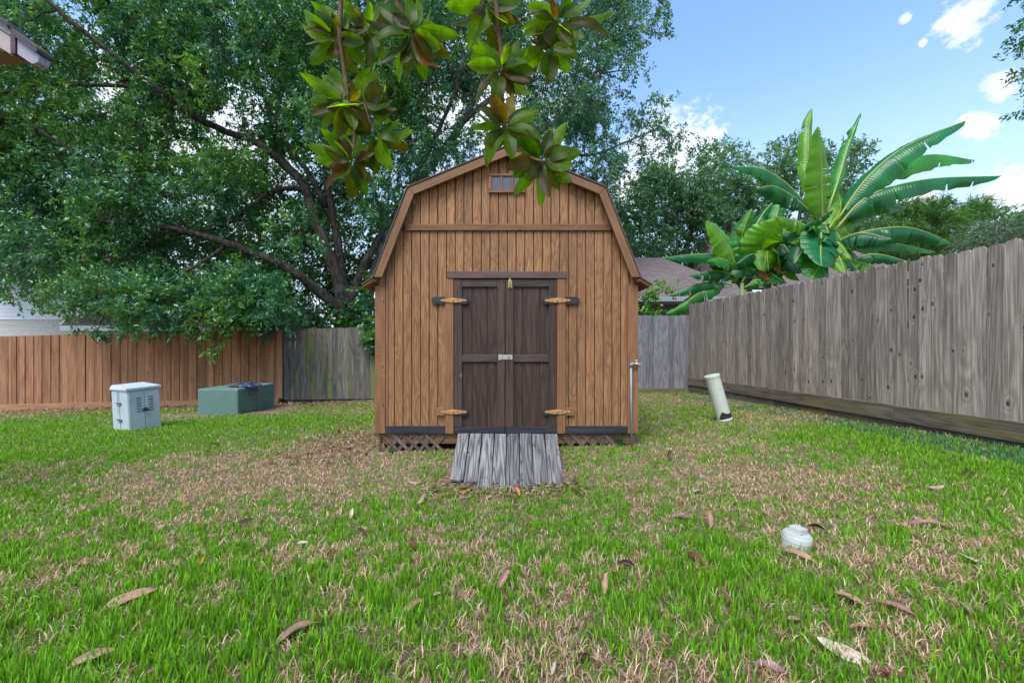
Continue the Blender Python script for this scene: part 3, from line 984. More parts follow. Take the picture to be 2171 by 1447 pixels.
def build_ramp():
    ytop, ztop = SHY - 0.03, SHZ - 0.012
    ybot = 3.87
    zbot = float(gz(0, ybot)) - 0.004
    e = empty('wooden_ramp', (SHX, ytop, ztop), 0, 'weathered grey plank ramp leading up to the shed doors', 'ramp')
    n = 8
    ang = math.atan2(zbot - ztop, ytop - ybot)
    xs_t = [-0.573, -0.43, -0.286, -0.143, 0.0, 0.143, 0.287, 0.435, 0.59]
    ends = (-.10, -.075, .03, .055, .03, -.0, -.035, -.04)
    L = math.hypot(ytop - ybot, ztop - zbot)
    for i in range(n):
        a, b = xs_t[i] + .008, xs_t[i + 1] - .008
        k = 0.93
        xm = (a + b) / 2
        ln = L + ends[i] + random.uniform(-.015, .015)
        # local z runs up the plank: foot at z = 0 with ragged end
        nseg = 5
        hb = [random.uniform(-.012, .012) for _ in range(nseg + 1)]
        foot = [(-(b - a) / 2 + (b - a) * j / nseg, hb[j]) for j in range(nseg + 1)]
        o = foot + [((b - a) / 2, ln), (-(b - a) / 2, ln)]
        me = prism('plank', o, -0.016, 0.012, 0.0025)
        ob = obj('plank', me, M['ramp'], e)
        # plank frame: x across, z from foot to top, -y is the upper face
        sp = 0.055 * (xm / 0.58) * -0.0
        zdir = Vector((xm * (1 - k) * -1.0 * -1.0 * -0.0, math.cos(ang) if False else (ytop - ybot) / L, (ztop - zbot) / L))
        zdir = Vector((xm * 0.085 / L, (ytop - ybot) / L, (ztop - zbot) / L)).normalized()
        ydir = zdir.cross(Vector((1, 0, 0))).normalized()
        xdir = ydir.cross(zdir).normalized()
        top = Vector((xm, 0, 0))
        foot_p = top - zdir * ln
        mt = Matrix((xdir, ydir, zdir)).transposed().to_4x4()
        mt.translation = foot_p + Vector((0, 0, random.uniform(-.003, .003)))
        ob.matrix_local = mt
    # bearers beneath the planks
    for s in (-0.5, 0.0, 0.5):
        p = [(ybot + .12 - ytop, zbot - ztop - .02), (-.02, -.13), (-.02, -.025), (ybot + .12 - ytop, zbot - ztop + .0)]
        v = [(s - .02, a, b) for a, b in p] + [(s + .02, a, b) for a, b in p]
        me = mesh_from('bearer', v, [(0, 1, 2, 3), (7, 6, 5, 4), (0, 4, 5, 1), (1, 5, 6, 2), (2, 6, 7, 3), (3, 7, 4, 0)])
        obj('bearer', me, M['lattice'], e)


build_ramp()



# ------------------------------------------------------------------ yard fittings
def lathe(name, prof, n=24, smooth=True):
    """prof: list of (r, z)."""
    v, f = [], []
    for r, z in prof:
        for k in range(n):
            a = 2 * math.pi * k / n
            v.append((r * math.cos(a), r * math.sin(a), z))
    for i in range(len(prof) - 1):
        for k in range(n):
            k2 = (k + 1) % n
            f.append((i * n + k, i * n + k2, (i + 1) * n + k2, (i + 1) * n + k))
    f.append(tuple(range(n - 1, -1, -1)))
    f.append(tuple((len(prof) - 1) * n + k for k in range(n)))
    me = mesh_from(name, v, f)
    if smooth:
        fl = [len(p.vertices) == 4 for p in me.polygons]
        me.polygons.foreach_set('use_smooth', fl)
        me.set_sharp_from_angle(angle=R(35))
    return me


def build_cabinet():
    p = ground_at(292, 908)
    e = empty('utility_cabinet', p, R(34), 'pale blue metal utility cabinet with vent slots standing on the lawn', 'cabinet')
    e.rotation_euler = (R(1.0), R(-3.0), R(66))
    w, d, h = 0.46, 0.50, 0.70
    x0, x1 = -w / 2, w / 2
    # the top slopes: higher on the side away
    v = [(x0, -d / 2, -.05), (x1, -d / 2, -.05), (x1, d / 2, -.05), (x0, d / 2, -.05), (x0, -d / 2, h), (x1, -d / 2, h), (x1, d / 2, h), (x0, d / 2, h)]
    f = [(0, 3, 2, 1), (4, 5, 6, 7), (0, 1, 5, 4), (1, 2, 6, 5), (2, 3, 7, 6), (3, 0, 4, 7)]
    body = obj('body', bevel_me(mesh_from('body', v, f), 0.02, 2), M['cabinet'], e)
    o = .022
    v = [(x0 - o, -d / 2 - o, h - .005), (x1 + o, -d / 2 - o, h - .005), (x1 + o, d / 2 + o, h - .005), (x0 - o, d / 2 + o, h - .005),
         (x0 - o, -d / 2 - o, h + .045), (x1 + o, -d / 2 - o, h + .045), (x1 + o - .03, d / 2 + o - .03, h + .075), (x0 - o + .03, d / 2 + o - .03, h + .075)]
    obj('lid', bevel_me(mesh_from('lid', v, f), 0.014, 2), M['cabinet'], e)
    # double doors on the -Y face: raised leaves with a dark seam between
    for a, b in ((x0 + .012, -.004), (.004, x1 - .012)):
        dr = obj('door', boxm('door', a, b, -d / 2 - .012, -d / 2 - .001, 0.0, h - .03, .004), M['cabinet'], e)
        s = 1 if a < 0 else -1
        cx = -.085 if a < 0 else .085
        for k in range(6):
            zc = h - .14 - k * .045
            obj('vent_slot', prism('vent_slot', [(cx - .035, zc), (cx + .035, zc), (cx + .028, zc + .009), (cx - .028, zc + .009)], -d / 2 - .019, -d / 2 - .0125), M['slot'], dr)
    hd = obj('handle', boxm('handle', -.045, .055, -d / 2 - .035, -d / 2 - .014, .335, .36, .006), M['slot'], e)
    obj('handle_hub', tube('handle_hub', [(0, -d / 2 - .04, .37), (0, -d / 2 - .0125, .37)], [.026, .03], 10), M['slot'], hd)
    # side panel seam and hinges on the -X face
    for zc in (.19, .47):
        hg = obj('hinge', boxm('hinge', x0 - .014, x0 - .001, -.05, .05, zc - .028, zc + .028, .002), M['galv'], e)
        obj('hinge_pin', tube('hinge_pin', [(x0 - .016, -.085, zc + .01), (x0 - .016, .085, zc + .01)], [.006, .006], 6), M['slot'], hg)
    obj('seam', boxm('seam', x0 - .003, x0 - .0005, -.004, .004, 0.0, h - .02), M['slot'], e)
    obj('seam', boxm('seam', x0 - .003, x0 - .0005, .05, .056, 0.3, h - .02), M['slot'], e)


def build_transformer():
    p = ground_at(478, 879)
    Y = p.y
    e = empty('transformer_box', p, 0, 'low dark green metal utility box in the mulch before the orange fence', 'utility box')
    k = F / Y
    x0, x1 = (416 - 478) / k, (505 - 478) / k
    h = (879 - 824) / k
    d = 0.95
    sk = 0.03
    v = [(x0, 0, -.06), (x1, 0, -.06), (x1 + .02, d * .62, -.06), (x0 + .02, d * .62, -.06), (x0, 0, h), (x1, 0, h), (x1 + .02, d * .62, h + .015), (x0 + .02, d * .62, h + .015)]
    f = [(0, 3, 2, 1), (4, 5, 6, 7), (0, 1, 5, 4), (1, 2, 6, 5), (2, 3, 7, 6), (3, 0, 4, 7)]
    e.rotation_euler = (0, 0, R(-3))
    obj('hood', bevel_me(mesh_from('hood', v, f), 0.03, 2), M['transformer'], e)
    v = [(x0 + .03, d * .62 + .008, -.06), (x1 + .016, d * .62 + .008, -.06), (x1 + .04, d * 1.25, -.06), (x0 + .04, d * 1.25, -.06),
         (x0 + .03, d * .62 + .008, h + .005), (x1 + .016, d * .62 + .008, h + .005), (x1 + .04, d * 1.25, h + .03), (x0 + .04, d * 1.25, h + .03)]
    obj('rear_tank', bevel_me(mesh_from('rear_tank', v, f), 0.02, 2), M['transformer'], e)
    obj('lock_hole', boxm('lock_hole', x1 + .004, x1 + .016, .3, .34, h - .16, h - .12), M['slot'], e)
    # crumpled navy cover left on top
    q = e.matrix_world
    n = 14
    vs, fs = [], []
    for i in range(n):
        for j in range(n):
            u, w_ = i / (n - 1) - .5, j / (n - 1) - .5
            rr = math.hypot(u, w_) * 2
            hh = .075 * max(0, 1 - rr) ** 0.7 + .028 * random.random() * (rr < 1.1)
            edge = 1 + .12 * math.sin(math.atan2(w_, u) * 5)
            vs.append((u * .62 * edge, w_ * .40 * edge, hh))
    for i in range(n - 1):
        for j in range(n - 1):
            fs.append((i * n + j, i * n + j + 1, (i + 1) * n + j + 1, (i + 1) * n + j))
    me = mesh_from('navy_cover', vs, fs)
    bm = bmesh.new(); bm.from_mesh(me)
    bmesh.ops.solidify(bm, geom=bm.faces[:], thickness=.01)
    bm.to_mesh(me); bm.free()
    o = obj('crumpled_tarp', me, M['navy'], None, p + Vector((.22, .42, h + .016)), (0, R(2), R(-8)))
    tag(o, 'small crumpled navy blue tarp lying on top of the green utility box', 'tarp')


def build_pipe():
    p = ground_at(1537, 893)
    top = at(1509, 795, p.y + .02)
    ax = (top - p)
    e = empty('vent_pipe', p, 0, 'leaning pale green plastic pipe with cap beside the right fence', 'pipe')
    L = ax.length
    e.rotation_euler = ax.to_track_quat('Z', 'Y').to_euler()
    r = 15.0 / F * p.y
    obj('pipe_body', lathe('pipe_body', [(r, .06), (r, L * .5), (r, L - .03)], 20), M['pvc'], e)
    obj('cap', lathe('cap', [(r * 1.02, L - .04), (r * 1.06, L - .035), (r * 1.06, L - .004), (r * .98, L + .004)], 20), M['pvc'], e)
    obj('lower_pipe', lathe('lower_pipe', [(r * .92, -.12), (r * .92, .05)], 20), M['pvc'], e)
    # torn rubber coupling at the foot
    n = 20
    v, f = [], []
    for k in range(n):
        a = 2 * math.pi * k / n
        t = .10 + .05 * math.sin(a * 2 + 1) + random.uniform(-.02, .02) + (.09 if 0.2 < (a / 6.283) % 1 < .5 or k in (18, 19) else 0) * .6
        v += [(r * 1.04 * math.cos(a), r * 1.04 * math.sin(a), .03), (r * 1.06 * math.cos(a), r * 1.06 * math.sin(a), t)]
    for k in range(n):
        k2 = (k + 1) % n
        f.append((2 * k, 2 * k2, 2 * k2 + 1, 2 * k + 1))
    obj('torn_coupling', mesh_from('torn_coupling', v, f), M['black_plastic'], e)
    obj('collar', lathe('collar', [(r * 1.05, .022), (r * 1.1, .028), (r * 1.1, .05), (r * 1.05, .056)], 20), M['pvc'], e)


def build_cleanout():
    p = ground_at(1687, 1158)
    k = F / p.y
    r = 27.5 / k
    e = empty('cleanout_cap', p, R(28), 'white plastic drain cleanout cap with square top sticking out of the lawn', 'drain cap')
    e.rotation_euler = (R(4), R(6), R(24))
    hh = 0.085
    obj('fitting', lathe('fitting', [(r * .98, -.05), (r, hh * .45), (r * 1.02, hh * .47), (r * 1.02, hh * .52), (r, hh * .54), (r, hh * .82), (r * .97, hh * .86)], 32), M['pvc_white'], e)
    pl = obj('plug', lathe('plug', [(r * .95, hh * .85), (r * .95, hh * .90), (r * .90, hh * .905), (r * .90, hh * .94), (r * .85, hh * .945), (r * .85, hh * .98), (r * .55, hh)], 32), M['pvc_white'], e)
    obj('square_lug', boxm('square_lug', -r * .45, r * .45, -r * .45, r * .45, hh * .985, hh * 1.38, .003), M['pvc_white'], pl)
    obj('rib', boxm('rib', -r * .02, r * .03, -r * 1.03, -r * .98, hh * .54, hh * .84, .001), M['pvc_white'], e)


def build_spigot():
    X = SHX + sx(1334.5)
    y = SHY - 0.06
    z0 = float(gz(X, y))
    zt = SHZ + sz(775)
    e = empty('garden_tap', (X, y, z0), 0, 'thin galvanised standpipe with a garden tap at the shed corner', 'tap')
    H = zt - z0
    obj('standpipe', tube('standpipe', [(0.012, 0, -.1), (.004, 0, H * .5), (0, 0, H)], [.0125] * 3, 10), M['galv'], e)
    obj('elbow', tube('elbow', [(0, 0, H - .015), (0, 0, H + .012), (.012, 0, H + .024), (.04, 0, H + .024)], [.017, .019, .019, .016], 10), M['galv'], e)
    t = obj('tap_body', tube('tap_body', [(.04, 0, H + .024), (.075, 0, H + .024), (.095, -.004, H + .015), (.104, -.006, H - .012)], [.014, .016, .013, .012], 10), M['steel'], e)
    obj('tap_stem', tube('tap_stem', [(.066, 0, H + .03), (.066, 0, H + .058)], [.007, .006], 8), M['steel'], t)
    obj('tap_handle', tube('tap_handle', [(.046, 0, H + .058), (.066, 0, H + .062), (.088, 0, H + .058)], [.005, .008, .005], 8), M['steel'], t)


build_cabinet()
build_transformer()
build_pipe()
build_cleanout()
build_spigot()


# ------------------------------------------------------------------ houses beyond the fences
def uv_quad(name, pts, su=None):
    """A quad (or triangle) with metric UVs: u along its first edge, v across."""
    P = [Vector(p) for p in pts]
    me = mesh_from(name, P, [tuple(range(len(P)))])
    u = (P[1] - P[0]).normalized()
    nrm = u.cross(P[2] - P[0]).normalized()
    v = nrm.cross(u)
    uv = me.uv_layers.new(name='metric')
    for i, l in enumerate(me.loops):
        d = P[l.vertex_index] - P[0]
        uv.data[i].uv = (d.dot(u), d.dot(v))
    return me


def slab(name, pts, th, mat, parent):
    """uv_quad given thickness downwards along its normal."""
    me = uv_quad(name, pts)
    bm = bmesh.new(); bm.from_mesh(me)
    nn = bm.faces[:][0].normal.copy() if bm.faces else None
    bm.normal_update()
    ext = bmesh.ops.extrude_face_region(bm, geom=bm.faces[:])
    vs = [x for x in ext['geom'] if isinstance(x, bmesh.types.BMVert)]
    n = (Vector(pts[1]) - Vector(pts[0])).cross(Vector(pts[2]) - Vector(pts[0])).normalized()
    bmesh.ops.translate(bm, verts=vs, vec=-n * th if n.z > 0 or abs(n.z) < .01 else n * th)
    bmesh.ops.recalc_face_normals(bm, faces=bm.faces[:])
    bm.to_mesh(me); bm.free()
    return obj(name, me, mat, parent)


def local(e, pts):
    o = e.location
    return [tuple(Vector(p) - o) for p in pts]


def build_right_house():
    e = empty('neighbour_house', (7.0, 14.5, 0.1), 0, 'neighbour house with mauve shingle roof and grey blue gutter behind the right fence', 'house')
    Ye, Yr = 14.0, 18.0
    ze = at(1400, 634, Ye).z
    zr = at(1404, 546, Yr).z
    xl = -1.0
    xr_r = at(1404, 546, Yr).x
    xr_e = at(1640, 634, Ye).x
    slab('roof', local(e, [(xl, Ye, ze), (xr_e, Ye, ze), (xr_r, Yr, zr), (xl, Yr, zr)]), .09, M['roof_mauve'], e)
    slab('roof', local(e, [(xr_e, Ye, ze), (xr_e, Yr + 4, ze), (xr_r, Yr, zr)]), .09, M['roof_mauve'], e)
    slab('roof', local(e, [(xr_e, Yr + 4, ze), (xl, Yr + 4, ze), (xl, Yr, zr), (xr_r, Yr, zr)]), .09, M['roof_mauve'], e)
    # taller block behind with a chimney
    Y2, Y2r = 17.0, 22.0
    z2e = at(1700, 610, Y2).z
    z2r = at(1570, 506, Y2r).z
    a, b = at(1548, 600, Y2).x, at(2010, 600, Y2).x
    slab('roof', local(e, [(a, Y2, z2e), (b, Y2, z2e), (b - 1.2, Y2r, z2r), (a + 1.2, Y2r, z2r)]), .09, M['roof_mauve'], e)
    slab('roof', local(e, [(b, Y2, z2e), (b, Y2r + 5, z2e), (b - 1.2, Y2r, z2r)]), .09, M['roof_mauve'], e)
    slab('roof', local(e, [(a, Y2r + 5, z2e), (a, Y2, z2e), (a + 1.2, Y2r, z2r)]), .09, M['roof_mauve'], e)
    c = at(1563, 478, 21.5)
    ch = obj('chimney', boxm('chimney', c.x - .28 - 7, c.x + .28 - 7, 7.0, 7.55, z2r - 1.0, c.z + .05), M['roof_pink'], e)
    # walls, gutter
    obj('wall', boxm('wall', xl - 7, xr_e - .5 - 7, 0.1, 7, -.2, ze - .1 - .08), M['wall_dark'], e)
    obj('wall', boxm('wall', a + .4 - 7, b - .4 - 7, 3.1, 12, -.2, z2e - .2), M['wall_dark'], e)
    obj('gutter', boxm('gutter', xl - 7, xr_e - 7, Ye - 14.5 - .09, Ye - 14.5 - .005, ze - .19, ze - .035, .012), M['fascia'], e)
    obj('soffit', boxm('soffit', xl - 7, xr_e - 7, Ye - 14.5 + .002, 0.098, ze - .21, ze - .17), M['fascia'], e)


def build_left_house():
    Y = 16.5
    e = empty('neighbour_house', (-15, Y, -.4), 0, 'white house with lap siding over painted brick behind the orange fence', 'house')
    xr = at(192, 680, Y).x
    xl = -26.0
    zb_top = at(100, 678, Y).z
    zs_top = at(100, 632, Y).z
    def wall(n, x0, x1, z0, z1, yy, mat):
        return slab(n, local(e, [(x0, yy, z0), (x1, yy, z0), (x1, yy, z1), (x0, yy, z1)]), .1, mat, e)
    w = wall('brick_wall', xl, xr, -.5, zb_top - .21, Y, M['brick_white'])
    # soldier course of upright bricks
    n = 0
    sb = boxm('soldier_brick', 0, .068, 0, .06, 0, .2, .004)
    x = -21.0
    while x < xr - .07:
        obj('soldier_brick', sb, M['siding_white'] if False else M['brick_plain'], e, (x + 15, -.015, zb_top - .205 + .4))
        x += .078
    # lap siding courses above
    z = zb_top + .01
    lap = prism('siding_board', [(0, 0), (xr - xl, 0), (xr - xl, .155), (0, .155)], -.012, .0)
    while z < zs_top + .5:
        o = obj('siding_board', lap, M['siding_white'], e, (xl + 15, -.02, z + .4), (R(-4), 0, 0))
        z += .145
    obj('gable_wall', boxm('gable_wall', xl + 15, xr + 15, .01, .2, zb_top + .4, zs_top + .9), M['siding_white'], e)
    # wing to the right with the pink roof: eave low, ridge behind
    Yw, Yr = 15.6, 19.5
    xe = at(535, 690, Yw).x
    ze = at(400, 690, Yw).z
    zr = at(300, 598, Yr).z
    slab('roof', local(e, [(xr - .2, Yw, ze), (xe, Yw, ze), (xe - 1.6, Yr, zr), (xr - 3.0, Yr, zr)]), .1, M['roof_pink'], e)
    slab('roof', local(e, [(xe, Yw, ze), (xe, Yr + 4, ze), (xe - 1.6, Yr, zr)]), .1, M['roof_pink'], e)
    wall('brick_wall', xr, xe - .5, -.5, ze - .12, Yw + .55, M['brick_white'])
    obj('fascia', boxm('fascia', xr + 14.8, xe + 15, Yw - Y - .06, Yw - Y - .004, ze - .2 + .4, ze + .0 + .4, .01), M['siding_white'], e)
    # main roof over the siding wall
    slab('roof', local(e, [(xl, Y - .5, zs_top + .75), (xr + .3, Y - .5, zs_top + .75), (xr - 2, Y + 5, zs_top + 3.2), (xl, Y + 5, zs_top + 3.2)]), .12, M['roof_pink'], e)


M['brick_plain'] = plain_mat('painted brick', (0.56, 0.545, 0.50), 0.9, var=0.1, scale=9)


def build_own_eave():
    """The corner of the house beside the camera: its gable end just reaches into the picture."""
    Y = 2.4
    tip = at(90, 112, Y)
    e = empty('house_eave', (-4.2, 0.5, 0.0), 0, 'tan eave corner of the house with plum trim at the top edge', 'house')
    o = Vector(e.location)
    # gable rake board, seen face on (in the XZ plane at Y), roof falling towards the yard
    def q(px, py, yy=Y):
        p = at(px, py, Y)
        return (p.x - o.x, p.z)
    A = [q(-1000, -521), q(26, 118), q(26, 62), q(-1000, -633)]
    yl = Y - o.y
    obj('rake_board', prism('rake_board', A, yl, yl + .04, .003), M['eave_tan'], e)
    A2 = [q(-1000, -564), q(26, 80), q(26, 77), q(-1000, -573)]
    obj('rake_groove', prism('rake_groove', A2, yl - .002, yl + .0), M['slot'], e)
    obj('corner_trim', prism('corner_trim', [q(26.5, 117), q(37.5, 117), q(37.5, 76), q(26.5, 74)], yl - .012, yl + .05, .002), M['eave_plum'], e)
    obj('gutter_end', prism('gutter_end', [q(38, 116), q(70, 137), q(82, 133), q(86, 118), q(38, 82)], yl - .004, yl + .03, .002), M['eave_grey'], e)
    obj('drip_edge', prism('drip_edge', [q(-1000, -634), q(27, 61), q(38, 81), q(86, 117), q(91, 117), q(91, 112), q(38, 73), q(26, 53), q(-1000, -649)], yl - .03, yl + .06, .0), M['slot'], e)
    # roof, soffit, gutter and wall run back towards and past the camera
    obj('roof', prism('roof', [q(-1000, -666), q(91, 111), q(88, 104), q(-1000, -679)], yl - .03, yl + .05), M['roof_edge'], e)
    obj('gutter', prism('gutter', [q(38, 116.5), q(70, 137.5), q(82, 133.5), q(86, 118.5), q(38, 82.5)], yl + .031, yl + .05), M['eave_grey'], e)
    obj('soffit', prism('soffit', [q(-1000, 97), q(30, 97), q(30, 93), q(-1000, 93)], yl + .045, yl + .16), M['eave_soffit'], e)
    obj('wall', boxm('wall', q(-1400, 0)[0], q(-840, 0)[0], yl + .05, yl + .15, 0, q(0, 97.5)[1]), M['eave_tan'], e)


build_right_house()
build_left_house()
build_own_eave()


# ------------------------------------------------------------------ trees
def unit(n):
    v = rng.normal(size=(n, 3))
    return v / np.linalg.norm(v, axis=1, keepdims=True)


def nrm(v):
    return v / np.maximum(np.linalg.norm(v, axis=1, keepdims=True), 1e-6)


def leaf_cloud(centres, radii, n_spray, K, leaf_len, cols, twig=0.5, droop=0.25, flat=0.8, ratio=0.42, shell=0.5, colvar=0.35):
    """Leaves on short sprays spread through clumps; returns co, tris, colours and the sprays."""
    C = np.repeat(np.asarray(centres), n_spray, 0)
    Rr = np.repeat(np.asarray(radii), n_spray)
    S = len(C)
    u = unit(S)
    pos = C + u * (Rr * rng.random(S) ** shell)[:, None] * np.array([1, 1, flat])
    d = nrm(u * 0.8 + unit(S) * 0.7 + np.array([0, 0, -droop]))
    tl = twig * (0.6 + 0.8 * rng.random(S))
    cc = np.asarray(cols)
    ncl = len(centres)
    cb = cc[rng.integers(0, len(cc), ncl)] * (0.8 + 0.4 * rng.random((ncl, 1)))
    cb = np.repeat(cb, n_spray, 0) * (0.8 + 0.4 * rng.random((S, 1)))
    mix = rng.random((S, 1)) < 0.25
    cb = np.where(mix, cc[rng.integers(0, len(cc), S)], cb)
    t = np.tile(np.linspace(0.05, 1, K), S)
    P = np.repeat(pos, K, 0) + np.repeat(d * tl[:, None], K, 0) * t[:, None] + rng.normal(0, 0.035 * twig / 0.5, (S * K, 3))
    ld = nrm(np.repeat(d, K, 0) * 0.55 + unit(S * K) * 0.9 + np.array([0, 0, -0.15]))
    nn = nrm(unit(S * K) * 0.75 + np.array([0, 0, 0.9]))
    sd_ = nrm(np.cross(ld, nn))
    nn = np.cross(sd_, ld)
    L = (leaf_len * (0.65 + 0.7 * rng.random(S * K)))[:, None]
    w = L * ratio * 0.5
    n = S * K
    mid = P + ld * L * 0.5
    co = np.stack([P, mid - sd_ * w + nn * L * 0.07, P + ld * L - nn * L * 0.06, mid + sd_ * w + nn * L * 0.07], 1).reshape(-1, 3)
    i = np.arange(n)[:, None] * 4
    tris = np.concatenate([i + [0, 2, 1], i + [0, 3, 2]])
    col = np.repeat(cb, K, 0) * (1 - colvar + 2 * colvar * rng.random((n, 1)))
    col = np.repeat(col, 4, 0)
    return co, tris, col, pos, d, tl


def in_poly(px, py, poly):
    inside = False
    j = len(poly) - 1
    for i in range(len(poly)):
        xi, yi = poly[i]; xj, yj = poly[j]
        if (yi > py) != (yj > py) and px < (xj - xi) * (py - yi) / (yj - yi) + xi:
            inside = not inside
        j = i
    return inside


def poly_points(poly, n, Y0, Y1, holes=()):
    xs = [p[0] for p in poly]; ys = [p[1] for p in poly]
    out = []
    tries = 0
    while len(out) < n and tries < n * 200:
        tries += 1
        x, y = random.uniform(min(xs), max(xs)), random.uniform(min(ys), max(ys))
        if not in_poly(x, y, poly):
            continue
        if any((x - hx) ** 2 + (y - hy) ** 2 < hr * hr for hx, hy, hr in holes):
            continue
        out.append(tuple(at(x, y, random.uniform(Y0, Y1))))
    return out


class Wood:
    def __init__(s):
        s.v, s.f = [], []
        s.nodes = []

    def add(s, pts, r0, r1, n=7, sub=5, wob=0.0, rough=0.06):
        c = catmull(pts, sub)
        m = len(c)
        rr = [r0 + (r1 - r0) * (k / (m - 1)) ** 0.8 for k in range(m)]
        cc = []
        for k, p in enumerate(c):
            p = Vector(p)
            if wob and 0 < k < m - 1:
                p = p + Vector((random.uniform(-wob, wob), random.uniform(-wob, wob), random.uniform(-wob, wob)))
            cc.append(p)
        v, f = tube_data(cc, rr, n, True, rough)
        b = len(s.v)
        s.v += v
        s.f += [tuple(b + q for q in fc) for fc in f]
        s.nodes += [(p, r) for p, r in zip(cc, rr)]

    def reach(s, target, r1=0.012, n=5, only=None):
        """A curved side branch from the nearest thick wood to the target."""
        T = Vector(target)
        best = min((q for q in s.nodes if q[1] > r1 * 1.6), key=lambda q: (q[0] - T).length + 1.2 * max(0, q[0].z - T.z) + 0.35 / (0.03 + q[1]) * 0.02)
        a = best[0]
        d = T - a
        if d.length < 0.15:
            return
        mid = a + d * 0.5 + Vector((random.uniform(-.1, .1), random.uniform(-.1, .1), random.uniform(0.0, .18))) * d.length
        s.add([tuple(a), tuple(mid), tuple(T)], min(best[1] * 0.6, 0.02 + 0.022 * d.length), r1, n, 5, 0.02 * d.length)

    def mesh(s, name):
        return mesh_from(name, s.v, s.f, True)


def tree(name, label, base, wood, crown_parts, leaf_mat, bark, group='trees round the yard', twigs=None, cat='tree'):
    e = empty(name, base, 0, label, cat, group)
    off = tuple(-Vector(base))
    obj('trunk', wood.mesh('trunk'), bark, e, off)
    cos, tr, cl = [], [], []
    b = 0
    for co, t, c in crown_parts:
        cos.append(co); tr.append(t + b); cl.append(c); b += len(co)
    me = big_mesh('crown', np.concatenate(cos), np.concatenate(tr), np.concatenate(cl))
    obj('crown', me, leaf_mat, e, off)
    if twigs is not None:
        obj('twigs', twigs, bark, e, off)
    return e


def twig_mesh(pos, d, tl, r=0.006):
    """Thin three-sided spikes for the sprays."""
    S = len(pos)
    a = nrm(np.cross(d, np.array([0.2, 0.3, 0.93])))
    b = np.cross(d, a)
    st = pos - d * (tl * 0.5)[:, None]
    V_ = np.stack([st + a * r, st - a * r * .5 + b * r * .87, st - a * r * .5 - b * r * .87, pos + d * tl[:, None]], 1).reshape(-1, 3)
    i = np.arange(S)[:, None] * 4
    return big_mesh('twigs', V_, np.concatenate([i + [0, 1, 3], i + [1, 2, 3], i + [2, 0, 3]]))


OAKC = [(0.050, 0.155, 0.062), (0.064, 0.19, 0.066), (0.082, 0.21, 0.050), (0.044, 0.145, 0.080), (0.115, 0.25, 0.040)]
YGC = [(0.055, 0.14, 0.018), (0.075, 0.17, 0.02), (0.045, 0.12, 0.025)]


def A(*p):
    return [tuple(at(*q)) for q in p]


